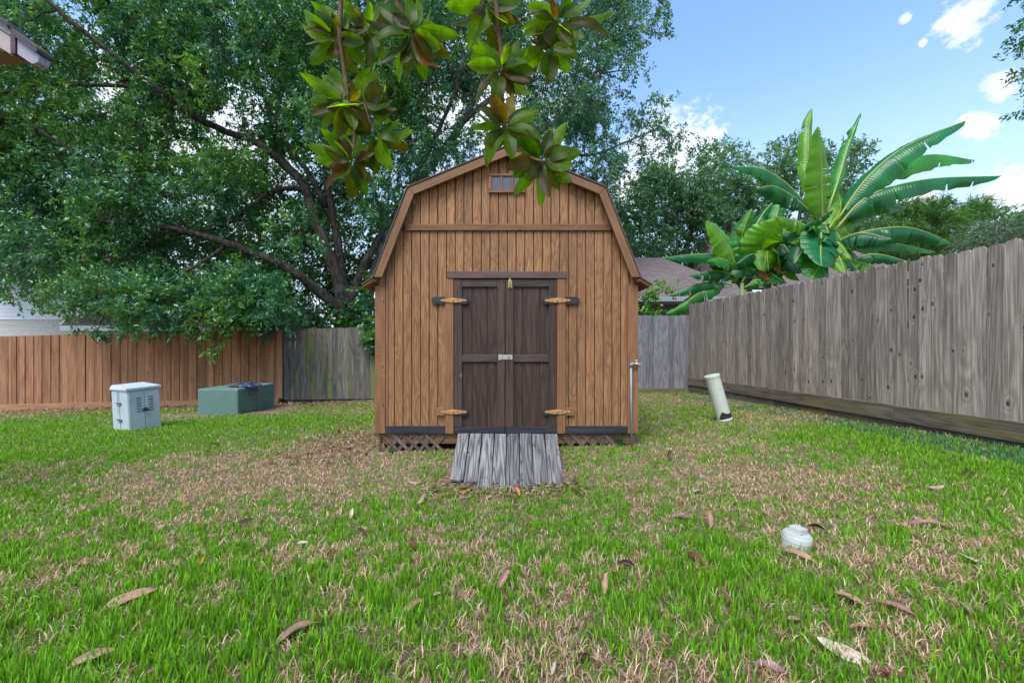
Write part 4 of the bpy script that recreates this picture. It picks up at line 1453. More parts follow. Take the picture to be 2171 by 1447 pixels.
def build_oak():
    w = Wood()
    base = at(738, 800, 13.0)
    base.z = float(gz(base.x, base.y)) - .1
    w.add([tuple(base)] + A((736, 720, 13.0), (733, 672, 13.0), (727, 636, 13.0)), 0.36, 0.27, 12, 5, 0.01)
    w.add(A((735, 668, 13.0), (690, 628, 12.8), (620, 574, 12.4), (520, 530, 12.0), (430, 500, 11.6), (330, 478, 11.2), (230, 470, 10.8)), 0.19, 0.05, 9, 5, 0.02)
    w.add(A((728, 650, 13.0), (712, 580, 13.0), (690, 520, 13.0), (664, 455, 13.1), (645, 395, 13.2), (600, 345, 13.3), (540, 300, 13.2), (480, 280, 13.0), (400, 240, 12.4), (310, 170, 11.6),
            (200, 85, 11.0), (110, 10, 10.6), (40, -60, 10.4)), 0.20, 0.045, 9, 5, 0.02)
    w.add(A((738, 645, 13.1), (722, 570, 13.2), (716, 505, 13.4), (700, 430, 13.6), (692, 350, 13.8), (715, 255, 14.0), (745, 130, 14.2), (760, -20, 14.2)), 0.17, 0.05, 8, 5, 0.02)
    w.add(A((742, 640, 13.1), (768, 570, 13.3), (800, 515, 13.5), (845, 440, 13.8), (900, 340, 14.0), (950, 230, 14.2), (985, 120, 14.4)), 0.15, 0.045, 8, 5, 0.02)
    w.add(A((645, 400, 13.2), (595, 402, 13.0), (540, 430, 12.6), (490, 470, 12.2), (400, 495, 11.8), (333, 500, 11.4)), 0.09, 0.03, 7, 5, 0.02)
    w.add(A((690, 440, 13.6), (662, 380, 13.4), (628, 330, 13.2), (600, 290, 13.0), (560, 200, 12.8), (520, 60, 12.4)), 0.10, 0.03, 7, 5, 0.02)
    w.add(A((440, 265, 12.8), (300, 192, 12.4), (180, 180, 12.0), (60, 182, 11.6), (-60, 220, 11.3)), 0.07, 0.03, 7, 5, 0.015)
    w.add(A((480, 520, 11.9), (420, 560, 11.2), (330, 610, 10.5), (250, 650, 10.0)), 0.06, 0.02, 6, 5, 0.02)
    w.add(A((560, 548, 12.2), (520, 600, 11.4), (460, 650, 10.6), (440, 690, 10.1)), 0.06, 0.02, 6, 5, 0.02)
    w.add(A((400, 495, 11.8), (300, 420, 11.6), (170, 330, 11.2), (60, 260, 11.0)), 0.06, 0.03, 6, 5, 0.02)
    holes = ((235, 210, 34), (430, 305, 34), (385, 335, 28), (170, 275, 18), (785, 520, 40), (560, 160, 18), (340, 250, 22), (820, 300, 26), (90, 690, 70))
    poly = [(-200, -160), (900, -160), (960, 60), (900, 330), (830, 420), (770, 470), (720, 480), (640, 520), (700, 600), (640, 640), (480, 650), (330, 655), (200, 640), (60, 610), (-100, 560), (-200, 500)]
    pts = poly_points(poly, 370, 10.8, 15.8, holes)
    show = []
    for path in (((735, 668, 13.0), (690, 628, 12.8), (620, 574, 12.4), (520, 530, 12.0), (430, 500, 11.6)),
                 ((728, 650, 13.0), (690, 520, 13.0), (645, 395, 13.2), (600, 345, 13.3), (480, 280, 13.0), (310, 170, 11.6), (200, 85, 11.0)),
                 ((738, 645, 13.1), (716, 505, 13.4), (692, 350, 13.8)), ((645, 400, 13.2), (540, 430, 12.6), (490, 470, 12.2), (400, 495, 11.8)),
                 ((690, 440, 13.6), (628, 330, 13.2), (600, 290, 13.0)), ((742, 640, 13.1), (800, 515, 13.5), (845, 440, 13.8)), ((440, 265, 12.8), (300, 192, 12.4), (180, 180, 12.0))):
        show += catmull(path, 6)

    def clear(p):
        px, py = CX + p[0] / p[1] * F, HZ - (p[2] - CZ) / p[1] * F
        return not any((px - q[0]) ** 2 + (py - q[1]) ** 2 < 34 ** 2 and p[1] < q[2] + .4 for q in show)
    pts = [p for p in pts if clear(p)]
    rad = [random.uniform(.6, 1.0) for _ in pts]
    # low hanging boughs reaching over the fence
    low = poly_points([(60, 610), (560, 570), (650, 620), (600, 668), (420, 678), (200, 650)], 30, 9.9, 11.0)
    low_r = [random.uniform(.42, .65) for _ in low]
    hang = [tuple(at(*q)) for q in ((205, 700, 10.3), (390, 690, 10.2), (415, 712, 10.2), (455, 735, 10.1), (470, 700, 10.2), (330, 690, 10.2), (520, 680, 10.3), (620, 660, 11.6), (120, 660, 10.2), (40, 620, 10.4), (275, 690, 10.3))]
    hang_r = [.18, .17, .20, .14, .2, .2, .25, .35, .2, .4, .2]
    a = leaf_cloud(pts, rad, 30, 25, 0.13, OAKC, 0.55, 0.25)
    b = leaf_cloud(low, low_r, 26, 24, 0.115, OAKC, 0.4, 0.35)
    c = leaf_cloud(hang, hang_r, 7, 22, 0.105, OAKC, 0.24, 0.4)
    yl = poly_points([(-100, 60), (230, 40), (330, 120), (300, 380), (120, 330), (-100, 360)], 14, 10.2, 12.5, holes) + poly_points([(330, 330), (460, 320), (470, 400), (150, 420)], 5, 10.5, 12)
    d = leaf_cloud(yl, [random.uniform(.4, .7) for _ in yl], 20, 22, 0.12, YGC, 0.45, 0.2)
    for p in pts[::2] + low[::2] + hang:
        w.reach(p, 0.011)
    tw = [twig_mesh(q[3], q[4], q[5]) for q in (a,)]
    tree('oak_tree', 'large dark leaved oak with many limbs hanging over the orange fence', base, w, [q[:3] for q in (a, b, c, d)], M['leaf_oak'], M['bark'], twigs=tw[0])


def build_tree2():
    w = Wood()
    base = at(772, 800, 15.5)
    base.z = -.4
    w.add([tuple(base)] + A((778, 640, 15.5), (800, 560, 15.5), (838, 470, 15.6), (900, 370, 15.8), (980, 260, 16), (1040, 120, 16.2), (1060, -40, 16.2)), 0.25, 0.08, 10, 5, 0.02)
    w.add(A((838, 470, 15.6), (1000, 380, 16), (1120, 300, 16.4), (1240, 200, 16.8), (1320, 80, 17)), 0.16, 0.05, 7, 5, 0.03)
    w.add(A((980, 260, 16), (1100, 160, 16.4), (1220, 60, 16.8), (1300, -40, 17)), 0.12, 0.04, 7, 5, 0.03)
    w.add(A((1120, 300, 16.4), (1240, 330, 16.8), (1330, 300, 17), (1400, 270, 17.2)), 0.07, 0.03, 6, 5, 0.02)
    holes = ((905, 200, 26), (925, 235, 20), (880, 330, 20), (1110, 40, 22), (960, 130, 18), (1230, 250, 16))
    poly = [(800, -150), (1340, -150), (1375, 20), (1370, 70), (1310, 130), (1290, 200), (1375, 235), (1390, 280), (1330, 310), (1300, 370), (1280, 450), (1000, 450), (850, 420), (800, 250)]
    pts = poly_points(poly, 190, 15.2, 18.6, holes)
    rad = [random.uniform(.6, 1.1) for _ in pts]
    edge = A((1400, 30, 16.6), (1395, 70, 16.7), (1350, 150, 16.7), (1410, 225, 16.8), (1425, 285, 16.9), (1410, 300, 16.8), (1380, 330, 16.8), (1320, 410, 16.7), (1340, 110, 16.6), (1390, 8, 16.5))
    pts2 = pts
    cols = [(0.062, 0.175, 0.10), (0.078, 0.20, 0.105), (0.098, 0.225, 0.09), (0.066, 0.185, 0.12)]
    a = leaf_cloud(pts2, rad, 26, 24, 0.135, cols, 0.6, 0.2)
    b = leaf_cloud(edge, [random.uniform(.3, .45) for _ in edge], 14, 22, 0.125, cols, 0.45, 0.2)
    for p in pts[::3] + edge:
        w.reach(p, 0.014)
    tree('oak_tree', 'tall leafy tree with leaning grey trunk rising behind the shed roof', base, w, [a[:3], b[:3]], M['leaf_oak'], M['bark_pale'], twigs=twig_mesh(a[3], a[4], a[5], .007))


def simple_tree(name, label, bx, Y, trunk_px, poly, nb, rr, cols, leaf, n_spray=20, K=20, twig=.6, dY=2.0, ratio=.42, bark='bark_pale', droop=.15, flat=.8, group='trees beyond the fences', r0=.22):
    w = Wood()
    base = at(bx, 740, Y)
    base.z = -.5
    top = trunk_px
    w.add([tuple(base)] + [tuple(at(x, y, Y)) for x, y in top], r0, r0 * .22, 8, 5, 0.03)
    pts = poly_points(poly, nb, Y - dY, Y + dY)
    a = leaf_cloud(pts, [rr * random.uniform(.7, 1.25) for _ in pts], n_spray, K, leaf, cols, twig, droop, flat, ratio)
    for p in pts[::2]:
        w.reach(p, r0 * .06)
    return tree(name, label, base, w, [a[:3]], M['leaf_far'], M[bark], group)


build_oak()
build_tree2()
MID = [(0.085, 0.18, 0.09), (0.10, 0.21, 0.10), (0.075, 0.16, 0.085), (0.13, 0.235, 0.12)]
simple_tree('broadleaf_tree', 'grey green bushy tree beyond the mauve roof, nearest the shed', 1455, 23, [(1455, 560), (1462, 500), (1470, 430), (1480, 370)],
            [(1290, 560), (1300, 450), (1345, 400), (1400, 350), (1450, 340), (1490, 310), (1530, 310), (1545, 350), (1570, 420), (1560, 560)], 78, .95, MID, .19, 26, 20, .6, 2.0)
simple_tree('broadleaf_tree', 'tall open tree behind the upright banana leaves', 1690, 26, [(1690, 560), (1695, 480), (1700, 400), (1715, 330)],
            [(1550, 560), (1545, 360), (1590, 320), (1640, 300), (1690, 292), (1750, 305), (1800, 305), (1828, 345), (1815, 400), (1850, 470), (1850, 560)], 72, .95, MID, .20, 24, 20, .65, 2.2)
PINE = [(0.08, 0.19, 0.05), (0.11, 0.24, 0.05), (0.06, 0.15, 0.055), (0.13, 0.24, 0.07)]
simple_tree('pine_tree', 'bright green pine crown rising behind the right fence', 1985, 30, [(1985, 600), (1990, 500), (1995, 440), (2000, 415)],
            [(1830, 540), (1860, 470), (1910, 435), (1960, 425), (2030, 418), (2090, 430), (2110, 448), (2040, 470), (2000, 540)], 60, .5, PINE, .30, 20, 22, .42, 2.0, ratio=.10, bark='bark', flat=.55)
simple_tree('broadleaf_tree', 'silvery grey green tree top just over the right fence', 2110, 20, [(2110, 620), (2112, 560), (2118, 500), (2125, 470)],
            [(1990, 560), (2030, 515), (2080, 485), (2130, 470), (2200, 455), (2290, 470), (2290, 580)], 34, .7, [(0.10, 0.15, 0.10), (0.13, 0.18, 0.125), (0.08, 0.125, 0.085)], .12, 34, 22, .4, 1.5, ratio=.3)
simple_tree('broadleaf_tree', 'dark tree whose twigs enter at the upper right corner', 2420, 11, [(2420, 600), (2400, 400), (2360, 200), (2330, 60)],
            [(2145, 20), (2180, -100), (2500, -150), (2500, 300), (2210, 235), (2160, 190), (2185, 150), (2150, 100), (2165, 60)], 34, .42, OAKC, .10, 22, 22, .4, 1.2, droop=.35)
simple_tree('broadleaf_tree', 'yellow green tree seen between the oak limbs above the grey fence', 560, 19, [(560, 690), (555, 600), (550, 500), (545, 420)],
            [(280, 700), (300, 520), (460, 460), (700, 440), (860, 400), (860, 700), (640, 690), (500, 690)], 84, .95, YGC + [(0.03, .09, .03)], .17, 24, 20, .6, 2.2)
simple_tree('broadleaf_tree', 'far dark green tree filling the gaps behind the oak', 120, 22, [(120, 690), (118, 560), (116, 420), (115, 250)],
            [(-250, 560), (-220, 200), (0, 40), (300, 20), (600, 80), (800, 200), (840, 420), (760, 560), (520, 600), (300, 600), (0, 600)], 130, 1.1, OAKC, .22, 22, 20, .8, 2.5)
simple_tree('broadleaf_tree', 'distant tree between the shed gable and the mauve roof', 1300, 30, [(1300, 660), (1302, 600), (1305, 540)],
            [(1180, 640), (1180, 470), (1260, 440), (1330, 470), (1420, 500), (1440, 570), (1440, 640)], 26, 1.1, MID, .26, 20, 20, .8, 2.0)

simple_tree('broadleaf_tree', 'far soft green tree between the banana leaves and the pine', 1860, 36, [(1860, 620), (1862, 540), (1865, 480)],
            [(1740, 580), (1745, 470), (1800, 430), (1860, 435), (1920, 455), (1960, 480), (1960, 580)], 40, 1.3, MID, .28, 24, 20, .8, 2.5)
simple_tree('broadleaf_tree', 'far pale green tree line behind the pine at the right edge', 2090, 38, [(2090, 620), (2092, 540), (2095, 490)],
            [(1940, 580), (1960, 500), (2010, 470), (2090, 455), (2150, 440), (2230, 430), (2330, 450), (2330, 580)], 56, 1.4, MID + PINE, .30, 24, 20, .8, 2.5)


def build_vines():
    """Leafy shrub and vine climbing by the old grey fence."""
    pts = A((765, 640, 12.0), (785, 600, 12.0), (790, 660, 11.9), (775, 690, 11.7), (745, 665, 11.9), (690, 672, 12), (650, 676, 12), (720, 690, 11.8), (795, 700, 11.05), (793, 735, 11.0), (788, 720, 11.0))
    rad = [.35, .35, .3, .25, .3, .35, .35, .25, .14, .08, .1]
    a = leaf_cloud(pts, rad, 12, 16, .13, [(0.03, .115, .045), (0.04, .13, .04), (.06, .16, .03)], .25, .2, ratio=.65)
    w = Wood()
    base = at(778, 800, 11.9); base.z = -.3
    w.add([tuple(base)] + A((776, 720, 11.9), (780, 660, 12.0), (785, 600, 12)), .04, .015, 6, 4, .01)
    for p in pts:
        w.reach(p, .006)
    tree('climbing_shrub', 'broad leaved climbing shrub spilling over the grey mossy fence', base, w, [a[:3]], M['leaf_oak'], M['bark'], 'shrubs at the fences', cat='shrub')
    pts = A((1372, 612, 12.6), (1395, 608, 12.6), (1420, 612, 12.7), (1368, 634, 12.5), (1382, 630, 12.5), (1362, 662, 12.4), (1380, 664, 12.4), (1350, 650, 12.5))
    a = leaf_cloud(pts, [.16, .12, .1, .14, .1, .12, .12, .3], 7, 14, .10, [(.10, .26, .02), (.13, .30, .03)], .25, .1, ratio=.6)
    w = Wood()
    base = at(1345, 800, 12.6); base.z = -.1
    w.add([tuple(base)] + A((1345, 700, 12.6), (1350, 640, 12.5), (1360, 612, 12.6)), .03, .012, 6, 4, .01)
    for p in pts:
        w.reach(p, .005)
    tree('climbing_shrub', 'bright green vine tips before the mauve roof beside the shed', base, w, [a[:3]], M['leaf_far'], M['bark_pale'], 'shrubs at the fences', cat='shrub')


build_vines()


# ------------------------------------------------------------------ banana plants
def banana_mat():
    m, g = new_mat('banana leaf')
    a = g.n('ShaderNodeVertexColor', layer_name='tint').outputs[0]
    uv = g.n('ShaderNodeUVMap').outputs[0]
    sep = g.n('ShaderNodeSeparateXYZ', {0: uv})
    wv = g.n('ShaderNodeTexWave', {'Vector': uv, 'Scale': 6.0, 'Distortion': 2.5, 'Detail': 3.0, 'Detail Scale': 1.5}, bands_direction='X').outputs[1]
    c = g.mix(g.m('MULTIPLY', wv, 0.38), a, (0.012, 0.05, 0.015))
    c = g.mix(g.m('MULTIPLY', g.sstep(g.m('ABSOLUTE', sep.outputs[1]), 0.10, 0.0), 0.45), c, (0.16, 0.26, 0.06))
    t = g.mix(1.0, c, (3.0, 2.2, 0.3), 'MULTIPLY')
    finish(g, c, 0.30, wv, 0.25, 0.012, 0.6, 0.0, t, 0.45)
    return m


M['banana'] = banana_mat()
M['banana_rib'] = plain_mat('banana midrib', (0.24, 0.30, 0.075), 0.45, scale=5, var=0.1)
M['banana_stem'] = plain_mat('banana stem', (0.17, 0.20, 0.07), 0.6, dirt=(0.12, 0.08, 0.03), scale=4)
M['banana_dry'] = plain_mat('dry banana sheath', (0.30, 0.12, 0.035), 0.8, dirt=(0.18, 0.07, 0.02), scale=6)


def BZ(x, y):
    """Coordinates of an enlarged view of the banana clump turned into photo pixels."""
    return 1450 + x / 2.953, 200 + y / 2.953


def banana_leaf(parent, ctrl, W, Yb, Yt, face=0.3, droop=0.7, col=(0.03, 0.13, 0.035), tear=0.35, seed=0, blunt=0.5, stalk=0.12):
    """ctrl: points in the enlarged view; W: half width there; face: how far the upper side turns to the camera (1) or the sky (0)."""
    rs = random.Random(seed)
    n = len(ctrl)
    P = []
    for k, (x, y) in enumerate(ctrl):
        px, py = BZ(x, y)
        t = k / (n - 1)
        P.append(tuple(at(px, py, Yb + (Yt - Yb) * t)))
    c = [Vector(p) for p in catmull(P, 34 // (n - 1))]
    m = len(c)
    Wm = 1.62 * W / 2.953 / F * ((Yb + Yt) / 2)
    tear = tear * .65
    droop = droop * .72
    face = min(1.0, face + .12)
    upv = Vector((0, -face, 1 - face * 0.6)).normalized()
    verts, faces, uvs, cols = [], [], [], []
    offp = -Vector(parent.location)
    for side in (-1, 1):
        dr = droop * rs.uniform(.8, 1.2)
        prev = None
        strip_dr = dr
        tw = 0.0
        for k in range(m):
            s = k / (m - 1)
            t = (c[min(k + 1, m - 1)] - c[max(k - 1, 0)]).normalized()
            b = t.cross(upv)
            if b.length < .05:
                b = t.cross(Vector((0, -1, 0.2)))
            b.normalize()
            nn = b.cross(t)
            if nn.dot(upv) < 0:
                nn = -nn
            ss = max(0.0, (s - stalk) / (1 - stalk))
            prof = (math.sin(math.pi * min(1, ss) ** 0.75) ** 0.55) if 0 < ss < 1 else 0.0
            prof = max(prof, 0.0) * (1 - .1 * ss)
            wid = Wm * prof * (1 + .06 * math.sin(k * 1.3 + seed))
            d1 = strip_dr
            # rows across the half blade
            row = []
            for q in (0.0, 0.35, 0.7, 1.0):
                ang = d1 * (0.35 + 0.9 * q)
                out = b * (side * math.cos(ang)) - nn * math.sin(ang)
                acc = c[k] + out * (wid * q) + nn * (.10 * wid * math.sin(math.pi * q)) + t * (-.06 * wid * q)
                acc = acc + nn * (wid * .05 * math.sin(k * 1.9 + side + seed) * q)
                row.append(acc)
            torn = rs.random() < tear and .12 < ss < .97 and prev is not None
            if torn:
                strip_dr = dr * rs.uniform(.65, 1.5)
                sh = t * (-rs.uniform(.015, .05))
                # close the old strip short of the tear, start the next one from its own vertices
                base = len(verts)
                old = [r + (t * (-.012) - nn * .006) * (i / 3) for i, r in enumerate(row)]
                for i, r in enumerate(old):
                    verts.append(r); uvs.append((s * 3, side * i / 3)); 
                for i in range(3):
                    faces.append((prev + i, prev + i + 1, base + i + 1, base + i))
                base = len(verts)
                gapv = t * rs.uniform(.01, .035)
                for i, r in enumerate(row):
                    verts.append(r + gapv * (i / 3) ** 1.5 - nn * (wid * rs.uniform(0, .12)) * (i / 3)); uvs.append((s * 3, side * i / 3))
                prev = base
                continue
            base = len(verts)
            for i, r in enumerate(row):
                verts.append(r); uvs.append((s * 3, side * i / 3))
            if prev is not None:
                for i in range(3):
                    faces.append((prev + i, prev + i + 1, base + i + 1, base + i))
            prev = base
    me = mesh_from('leaf', verts, faces, True)
    ul = me.uv_layers.new(name='UVMap')
    for i, l in enumerate(me.loops):
        ul.data[i].uv = uvs[l.vertex_index]
    ca = me.color_attributes.new('tint', 'FLOAT_COLOR', 'POINT')
    k0 = rs.uniform(.8, 1.25)
    for i in range(len(verts)):
        v = k0 * (1 + .15 * math.sin(uvs[i][0] * 9 + seed))
        ca.data[i].color = (col[0] * v, col[1] * v, col[2] * v, 1)
    lf = obj('leaf', me, M['banana'], parent, offp)
    r0 = 0.024 * min(1.0, Wm / .28 + .35)
    up_off = [p + Vector((0, 0, 0)) for p in c[::2] + [c[-1]]]
    mm = len(up_off)
    me = tube('midrib', up_off, [r0 * (1 - .85 * k / (mm - 1)) for k in range(mm)], 6)
    obj('midrib', me, M['banana_rib'], lf)
    return lf


def banana_plant(label, stem_px, Y, height_py, leaves, r=.13):
    base = at(stem_px, 800, Y)
    base.z = 0.0
    e = empty('banana_plant', base, 0, label, 'banana plant', 'banana plants behind the right fence')
    top = at(stem_px, height_py, Y)
    obj('stem', tube('stem', [(0, 0, -.1), (0, 0, (top.z) * .5), (top.x - base.x, 0, top.z)], [r, r * .85, r * .45], 10), M['banana_stem'], e)
    for i, (ctrl, W, Yt, kw) in enumerate(leaves):
        banana_leaf(e, ctrl, W, Y, Yt, seed=int(stem_px) + i, **kw)
    return e


G1, G2, G3, G4 = (0.016, 0.165, 0.050), (0.040, 0.25, 0.028), (0.12, 0.34, 0.010), (0.012, 0.12, 0.050)
main = [
    ([(855, 760), (790, 520), (778, 260), (800, 85)], 38, 8.35, dict(face=.75, droop=.7, col=G3, tear=.3, stalk=.15)),
    ([(895, 740), (965, 540), (1030, 320), (1110, 110)], 38, 8.5, dict(face=.35, droop=1.0, col=G2, tear=.4, stalk=.2)),
    ([(950, 800), (1150, 520), (1400, 320), (1765, 165)], 78, 7.6, dict(face=.30, droop=.65, col=G1, tear=.15, stalk=.1)),
    ([(960, 790), (1200, 500), (1520, 380), (1822, 412)], 70, 8.5, dict(face=.35, droop=.9, col=G2, tear=.15, stalk=.25)),
    ([(945, 850), (1150, 640), (1500, 535), (1990, 510)], 72, 7.5, dict(face=.28, droop=1.0, col=G1, tear=.45, stalk=.12)),
    ([(970, 810), (1180, 700), (1390, 705)], 45, 8.6, dict(face=.2, droop=1.0, col=G2, tear=.4)),
    ([(940, 925), (1150, 855), (1420, 835), (1685, 935)], 66, 7.7, dict(face=.2, droop=1.15, col=G1, tear=.4)),
    ([(930, 935), (1100, 868), (1300, 905)], 62, 7.3, dict(face=.35, droop=.8, col=G4, tear=.15)),
    ([(990, 970), (1250, 925), (1570, 985)], 44, 8.3, dict(face=.15, droop=1.1, col=G2, tear=.4)),
    ([(990, 1070), (1180, 1000), (1415, 1048)], 40, 7.8, dict(face=.25, droop=1.0, col=G1, tear=.3)),
    ([(960, 1010), (1100, 1050), (1220, 1090)], 45, 7.7, dict(face=.5, droop=.8, col=G3, tear=.3)),
    ([(830, 775), (660, 575), (490, 468), (305, 450)], 52, 7.7, dict(face=.22, droop=1.0, col=G1, tear=.35, stalk=.08)),
    ([(810, 750), (680, 640), (560, 575), (460, 590)], 58, 7.4, dict(face=.2, droop=1.15, col=G1, tear=.35)),
    ([(800, 850), (690, 790), (570, 765)], 52, 7.6, dict(face=.4, droop=.8, col=G3, tear=.3)),
    ([(740, 835), (830, 785), (935, 722)], 26, 7.3, dict(face=.1, droop=.9, col=G4, tear=.05, stalk=.02)),
    ([(868, 800), (862, 640), (858, 430), (838, 200)], 64, 7.55, dict(face=1.0, droop=.35, col=G3, tear=.32, stalk=.1)),
    ([(858, 800), (858, 900), (856, 990), (860, 1075)], 82, 7.2, dict(face=1.0, droop=.2, col=G1, tear=.08, stalk=.02)),
    ([(860, 1035), (840, 1085), (800, 1150)], 66, 7.3, dict(face=.8, droop=.5, col=G2, tear=.1, stalk=.02)),
    ([(880, 900), (780, 930), (690, 1060)], 60, 7.6, dict(face=.5, droop=.7, col=G4, tear=.2)),
    ([(900, 850), (980, 720), (960, 600)], 55, 8.4, dict(face=.7, droop=.5, col=G3, tear=.2)),
    ([(880, 960), (960, 1000), (1010, 1120)], 55, 7.4, dict(face=.6, droop=.6, col=G3, tear=.15)),
    ([(880, 860), (760, 880), (650, 960)], 60, 7.9, dict(face=.4, droop=.8, col=G4, tear=.25)),
    ([(930, 890), (1010, 800), (1130, 770)], 45, 8.2, dict(face=.4, droop=.8, col=G3, tear=.25)),
]
rl = random.Random(41)


def fillers(n, x0, x1, y0, y1, cx, cy, Y, dY, cols):
    out = []
    for _ in range(n):
        tx, ty = rl.uniform(x0, x1), rl.uniform(y0, y1)
        mx, my = cx + (tx - cx) * .5 + rl.uniform(-30, 30), cy + (ty - cy) * .5 - rl.uniform(20, 90)
        out.append(([(cx + rl.uniform(-25, 25), cy + rl.uniform(-20, 60)), (mx, my), (tx, ty)], rl.uniform(42, 66), Y + rl.uniform(-dY, dY),
                    dict(face=rl.uniform(.2, .8), droop=rl.uniform(.5, 1.0), col=rl.choice(cols), tear=.25)))
    return out


main += fillers(20, 640, 1180, 830, 1150, 880, 930, 8.1, .6, (G4, G1, G2, G3))
banana_plant('tallest banana plant with long arching leaves over the grey side fence', 1743, 8.0, 465, main, .15)
second = [
    ([(470, 1015), (500, 910), (580, 785)], 82, 8.5, dict(face=1.0, droop=.25, col=G3, tear=.05, stalk=.02)),
    ([(610, 1100), (595, 1040), (585, 985)], 58, 8.4, dict(face=.9, droop=.3, col=G3, tear=.05, stalk=.02)),
    ([(395, 1030), (365, 890), (425, 715)], 45, 8.8, dict(face=.6, droop=.7, col=G2, tear=.25)),
    ([(560, 850), (590, 720), (640, 630)], 45, 9.2, dict(face=.6, droop=.7, col=G2, tear=.25)),
    ([(430, 860), (500, 740), (570, 660)], 40, 9.3, dict(face=.3, droop=.9, col=G1, tear=.25)),
    ([(540, 1050), (640, 960), (760, 960)], 60, 8.6, dict(face=.4, droop=.8, col=G4, tear=.25)),
    ([(540, 1060), (660, 1020), (730, 1120)], 60, 8.4, dict(face=.5, droop=.8, col=G4, tear=.25)),
    ([(520, 1040), (430, 1000), (330, 1060)], 55, 8.6, dict(face=.45, droop=.8, col=G4, tear=.25)),
    ([(520, 960), (600, 880), (720, 850)], 50, 9.0, dict(face=.3, droop=.9, col=G4, tear=.25)),
    ([(500, 1080), (560, 1130), (640, 1180)], 50, 8.5, dict(face=.5, droop=.6, col=G2, tear=.2)),
    ([(480, 960), (440, 860), (350, 810)], 45, 9.1, dict(face=.4, droop=.8, col=G4, tear=.25)),
    ([(600, 980), (680, 900), (740, 780)], 48, 9.0, dict(face=.6, droop=.6, col=G2, tear=.2)),
]
second += fillers(24, 300, 820, 760, 1200, 540, 1000, 9.1, .6, (G4, G1, G2, G3))
banana_plant('middle banana plant with one broad upright yellow green leaf', 1628, 9.0, 560, second, .12)
third = [
    ([(345, 1130), (300, 1010), (230, 890), (140, 790)], 62, 11.1, dict(face=.75, droop=.4, col=G3, tear=.06, stalk=.1)),
    ([(335, 1090), (280, 930), (195, 805)], 58, 11.7, dict(face=.4, droop=.7, col=G1, tear=.25)),
    ([(330, 1085), (250, 1010), (80, 1000), (-133, 1022)], 42, 11.3, dict(face=.25, droop=1.0, col=G1, tear=.3)),
    ([(325, 1080), (240, 1030), (150, 1040)], 50, 11.0, dict(face=.4, droop=.8, col=G2, tear=.2)),
    ([(325, 1135), (200, 1105), (30, 1130)], 46, 11.2, dict(face=.25, droop=1.0, col=G1, tear=.3)),
    ([(300, 1190), (120, 1180), (-90, 1255)], 40, 11.35, dict(face=.3, droop=.9, col=G1, tear=.3)),
    ([(300, 1200), (120, 1230), (0, 1310), (-115, 1375)], 46, 11.35, dict(face=.3, droop=.9, col=G2, tear=.2)),
    ([(380, 1210), (460, 1160), (540, 1195)], 36, 11.2, dict(face=.3, droop=.9, col=G2, tear=.2)),
    ([(360, 1180), (420, 1080), (480, 1010)], 45, 11.4, dict(face=.5, droop=.7, col=G4, tear=.25)),
    ([(350, 1150), (380, 1050), (360, 940)], 45, 11.2, dict(face=.7, droop=.6, col=G2, tear=.25)),
]
third += fillers(12, 150, 520, 980, 1240, 345, 1130, 11.5, .3, (G4, G1, G2, G3))
third_plant = banana_plant('shorter banana plant leaning over the fence corner towards the shed', 1573, 11.4, 600, third, .11)
for k, (x, y) in enumerate(((500, 1130), (590, 1090), (560, 1160))):
    px, py = BZ(x, y)
    p = at(px, py, 8.75)
    o = bpy.data.objects['banana_plant.001']
    me = prism('dry_sheath', [(-.06, -.12), (.02, -.16), (.07, -.02), (.05, .13), (-.03, .16), (-.08, .03)], 0, .012, .004)
    obj('dry_sheath', me, M['banana_dry'], o, tuple(p - o.location), (R(random.uniform(-30, 30)), R(random.uniform(-50, 50)), R(random.uniform(-40, 40))))


# ------------------------------------------------------------------ hanging magnolia boughs
def magnolia_leaf_mesh(curl, fold, seed, n=9, solid=True):
    """Unit length along +Y, width about .38, arched by curl, folded by fold."""
    rs = random.Random(seed)
    v, f = [], []
    for k in range(n):
        s = k / (n - 1)
        y = s
        wd = .205 * (math.sin(math.pi * (s * .93 + .02) ** 0.82) ** 0.75) if 0 < s < 1 else .012
        z = curl * (s * (1 - s) * 4 - .5) * .12 - curl * s * s * .1
        wav = .012 * math.sin(k * 1.7 + seed)
        for q in (-1, -.5, 0, .5, 1):
            v.append((q * wd, y, z + abs(q) ** 1.5 * wd * fold + wav * abs(q) * (1 if q > 0 else -1)))
    for k in range(n - 1):
        for q in range(4):
            a = k * 5 + q
            f.append((a, a + 1, a + 6, a + 5))
    return mesh_from('leaf', v, f, True)


MAG = [magnolia_leaf_mesh(c, fo, i) for i, (c, fo) in enumerate(((.5, .25), (.9, .12), (-.4, .35), (1.3, .2), (.1, .45)))]
for me in MAG:
    me.materials.append(M['magnolia'])


def leaf_matrix(b, t, roll, face=Vector((0, -1, 0))):
    y = (t - b)
    L = y.length
    y.normalize()
    z = face - y * face.dot(y)
    if z.length < 1e-3:
        z = Vector((0, 0, 1)) - y * y.z
    z.normalize()
    x = y.cross(z)
    m = Matrix((x, y, z)).transposed()
    m = m @ Matrix.Rotation(roll, 3, 'Y')
    m4 = m.to_4x4()
    m4.translation = b
    return m4, L


def MP(x, y, Y):
    return at(620 + x / 3.101, y / 3.101, Y)


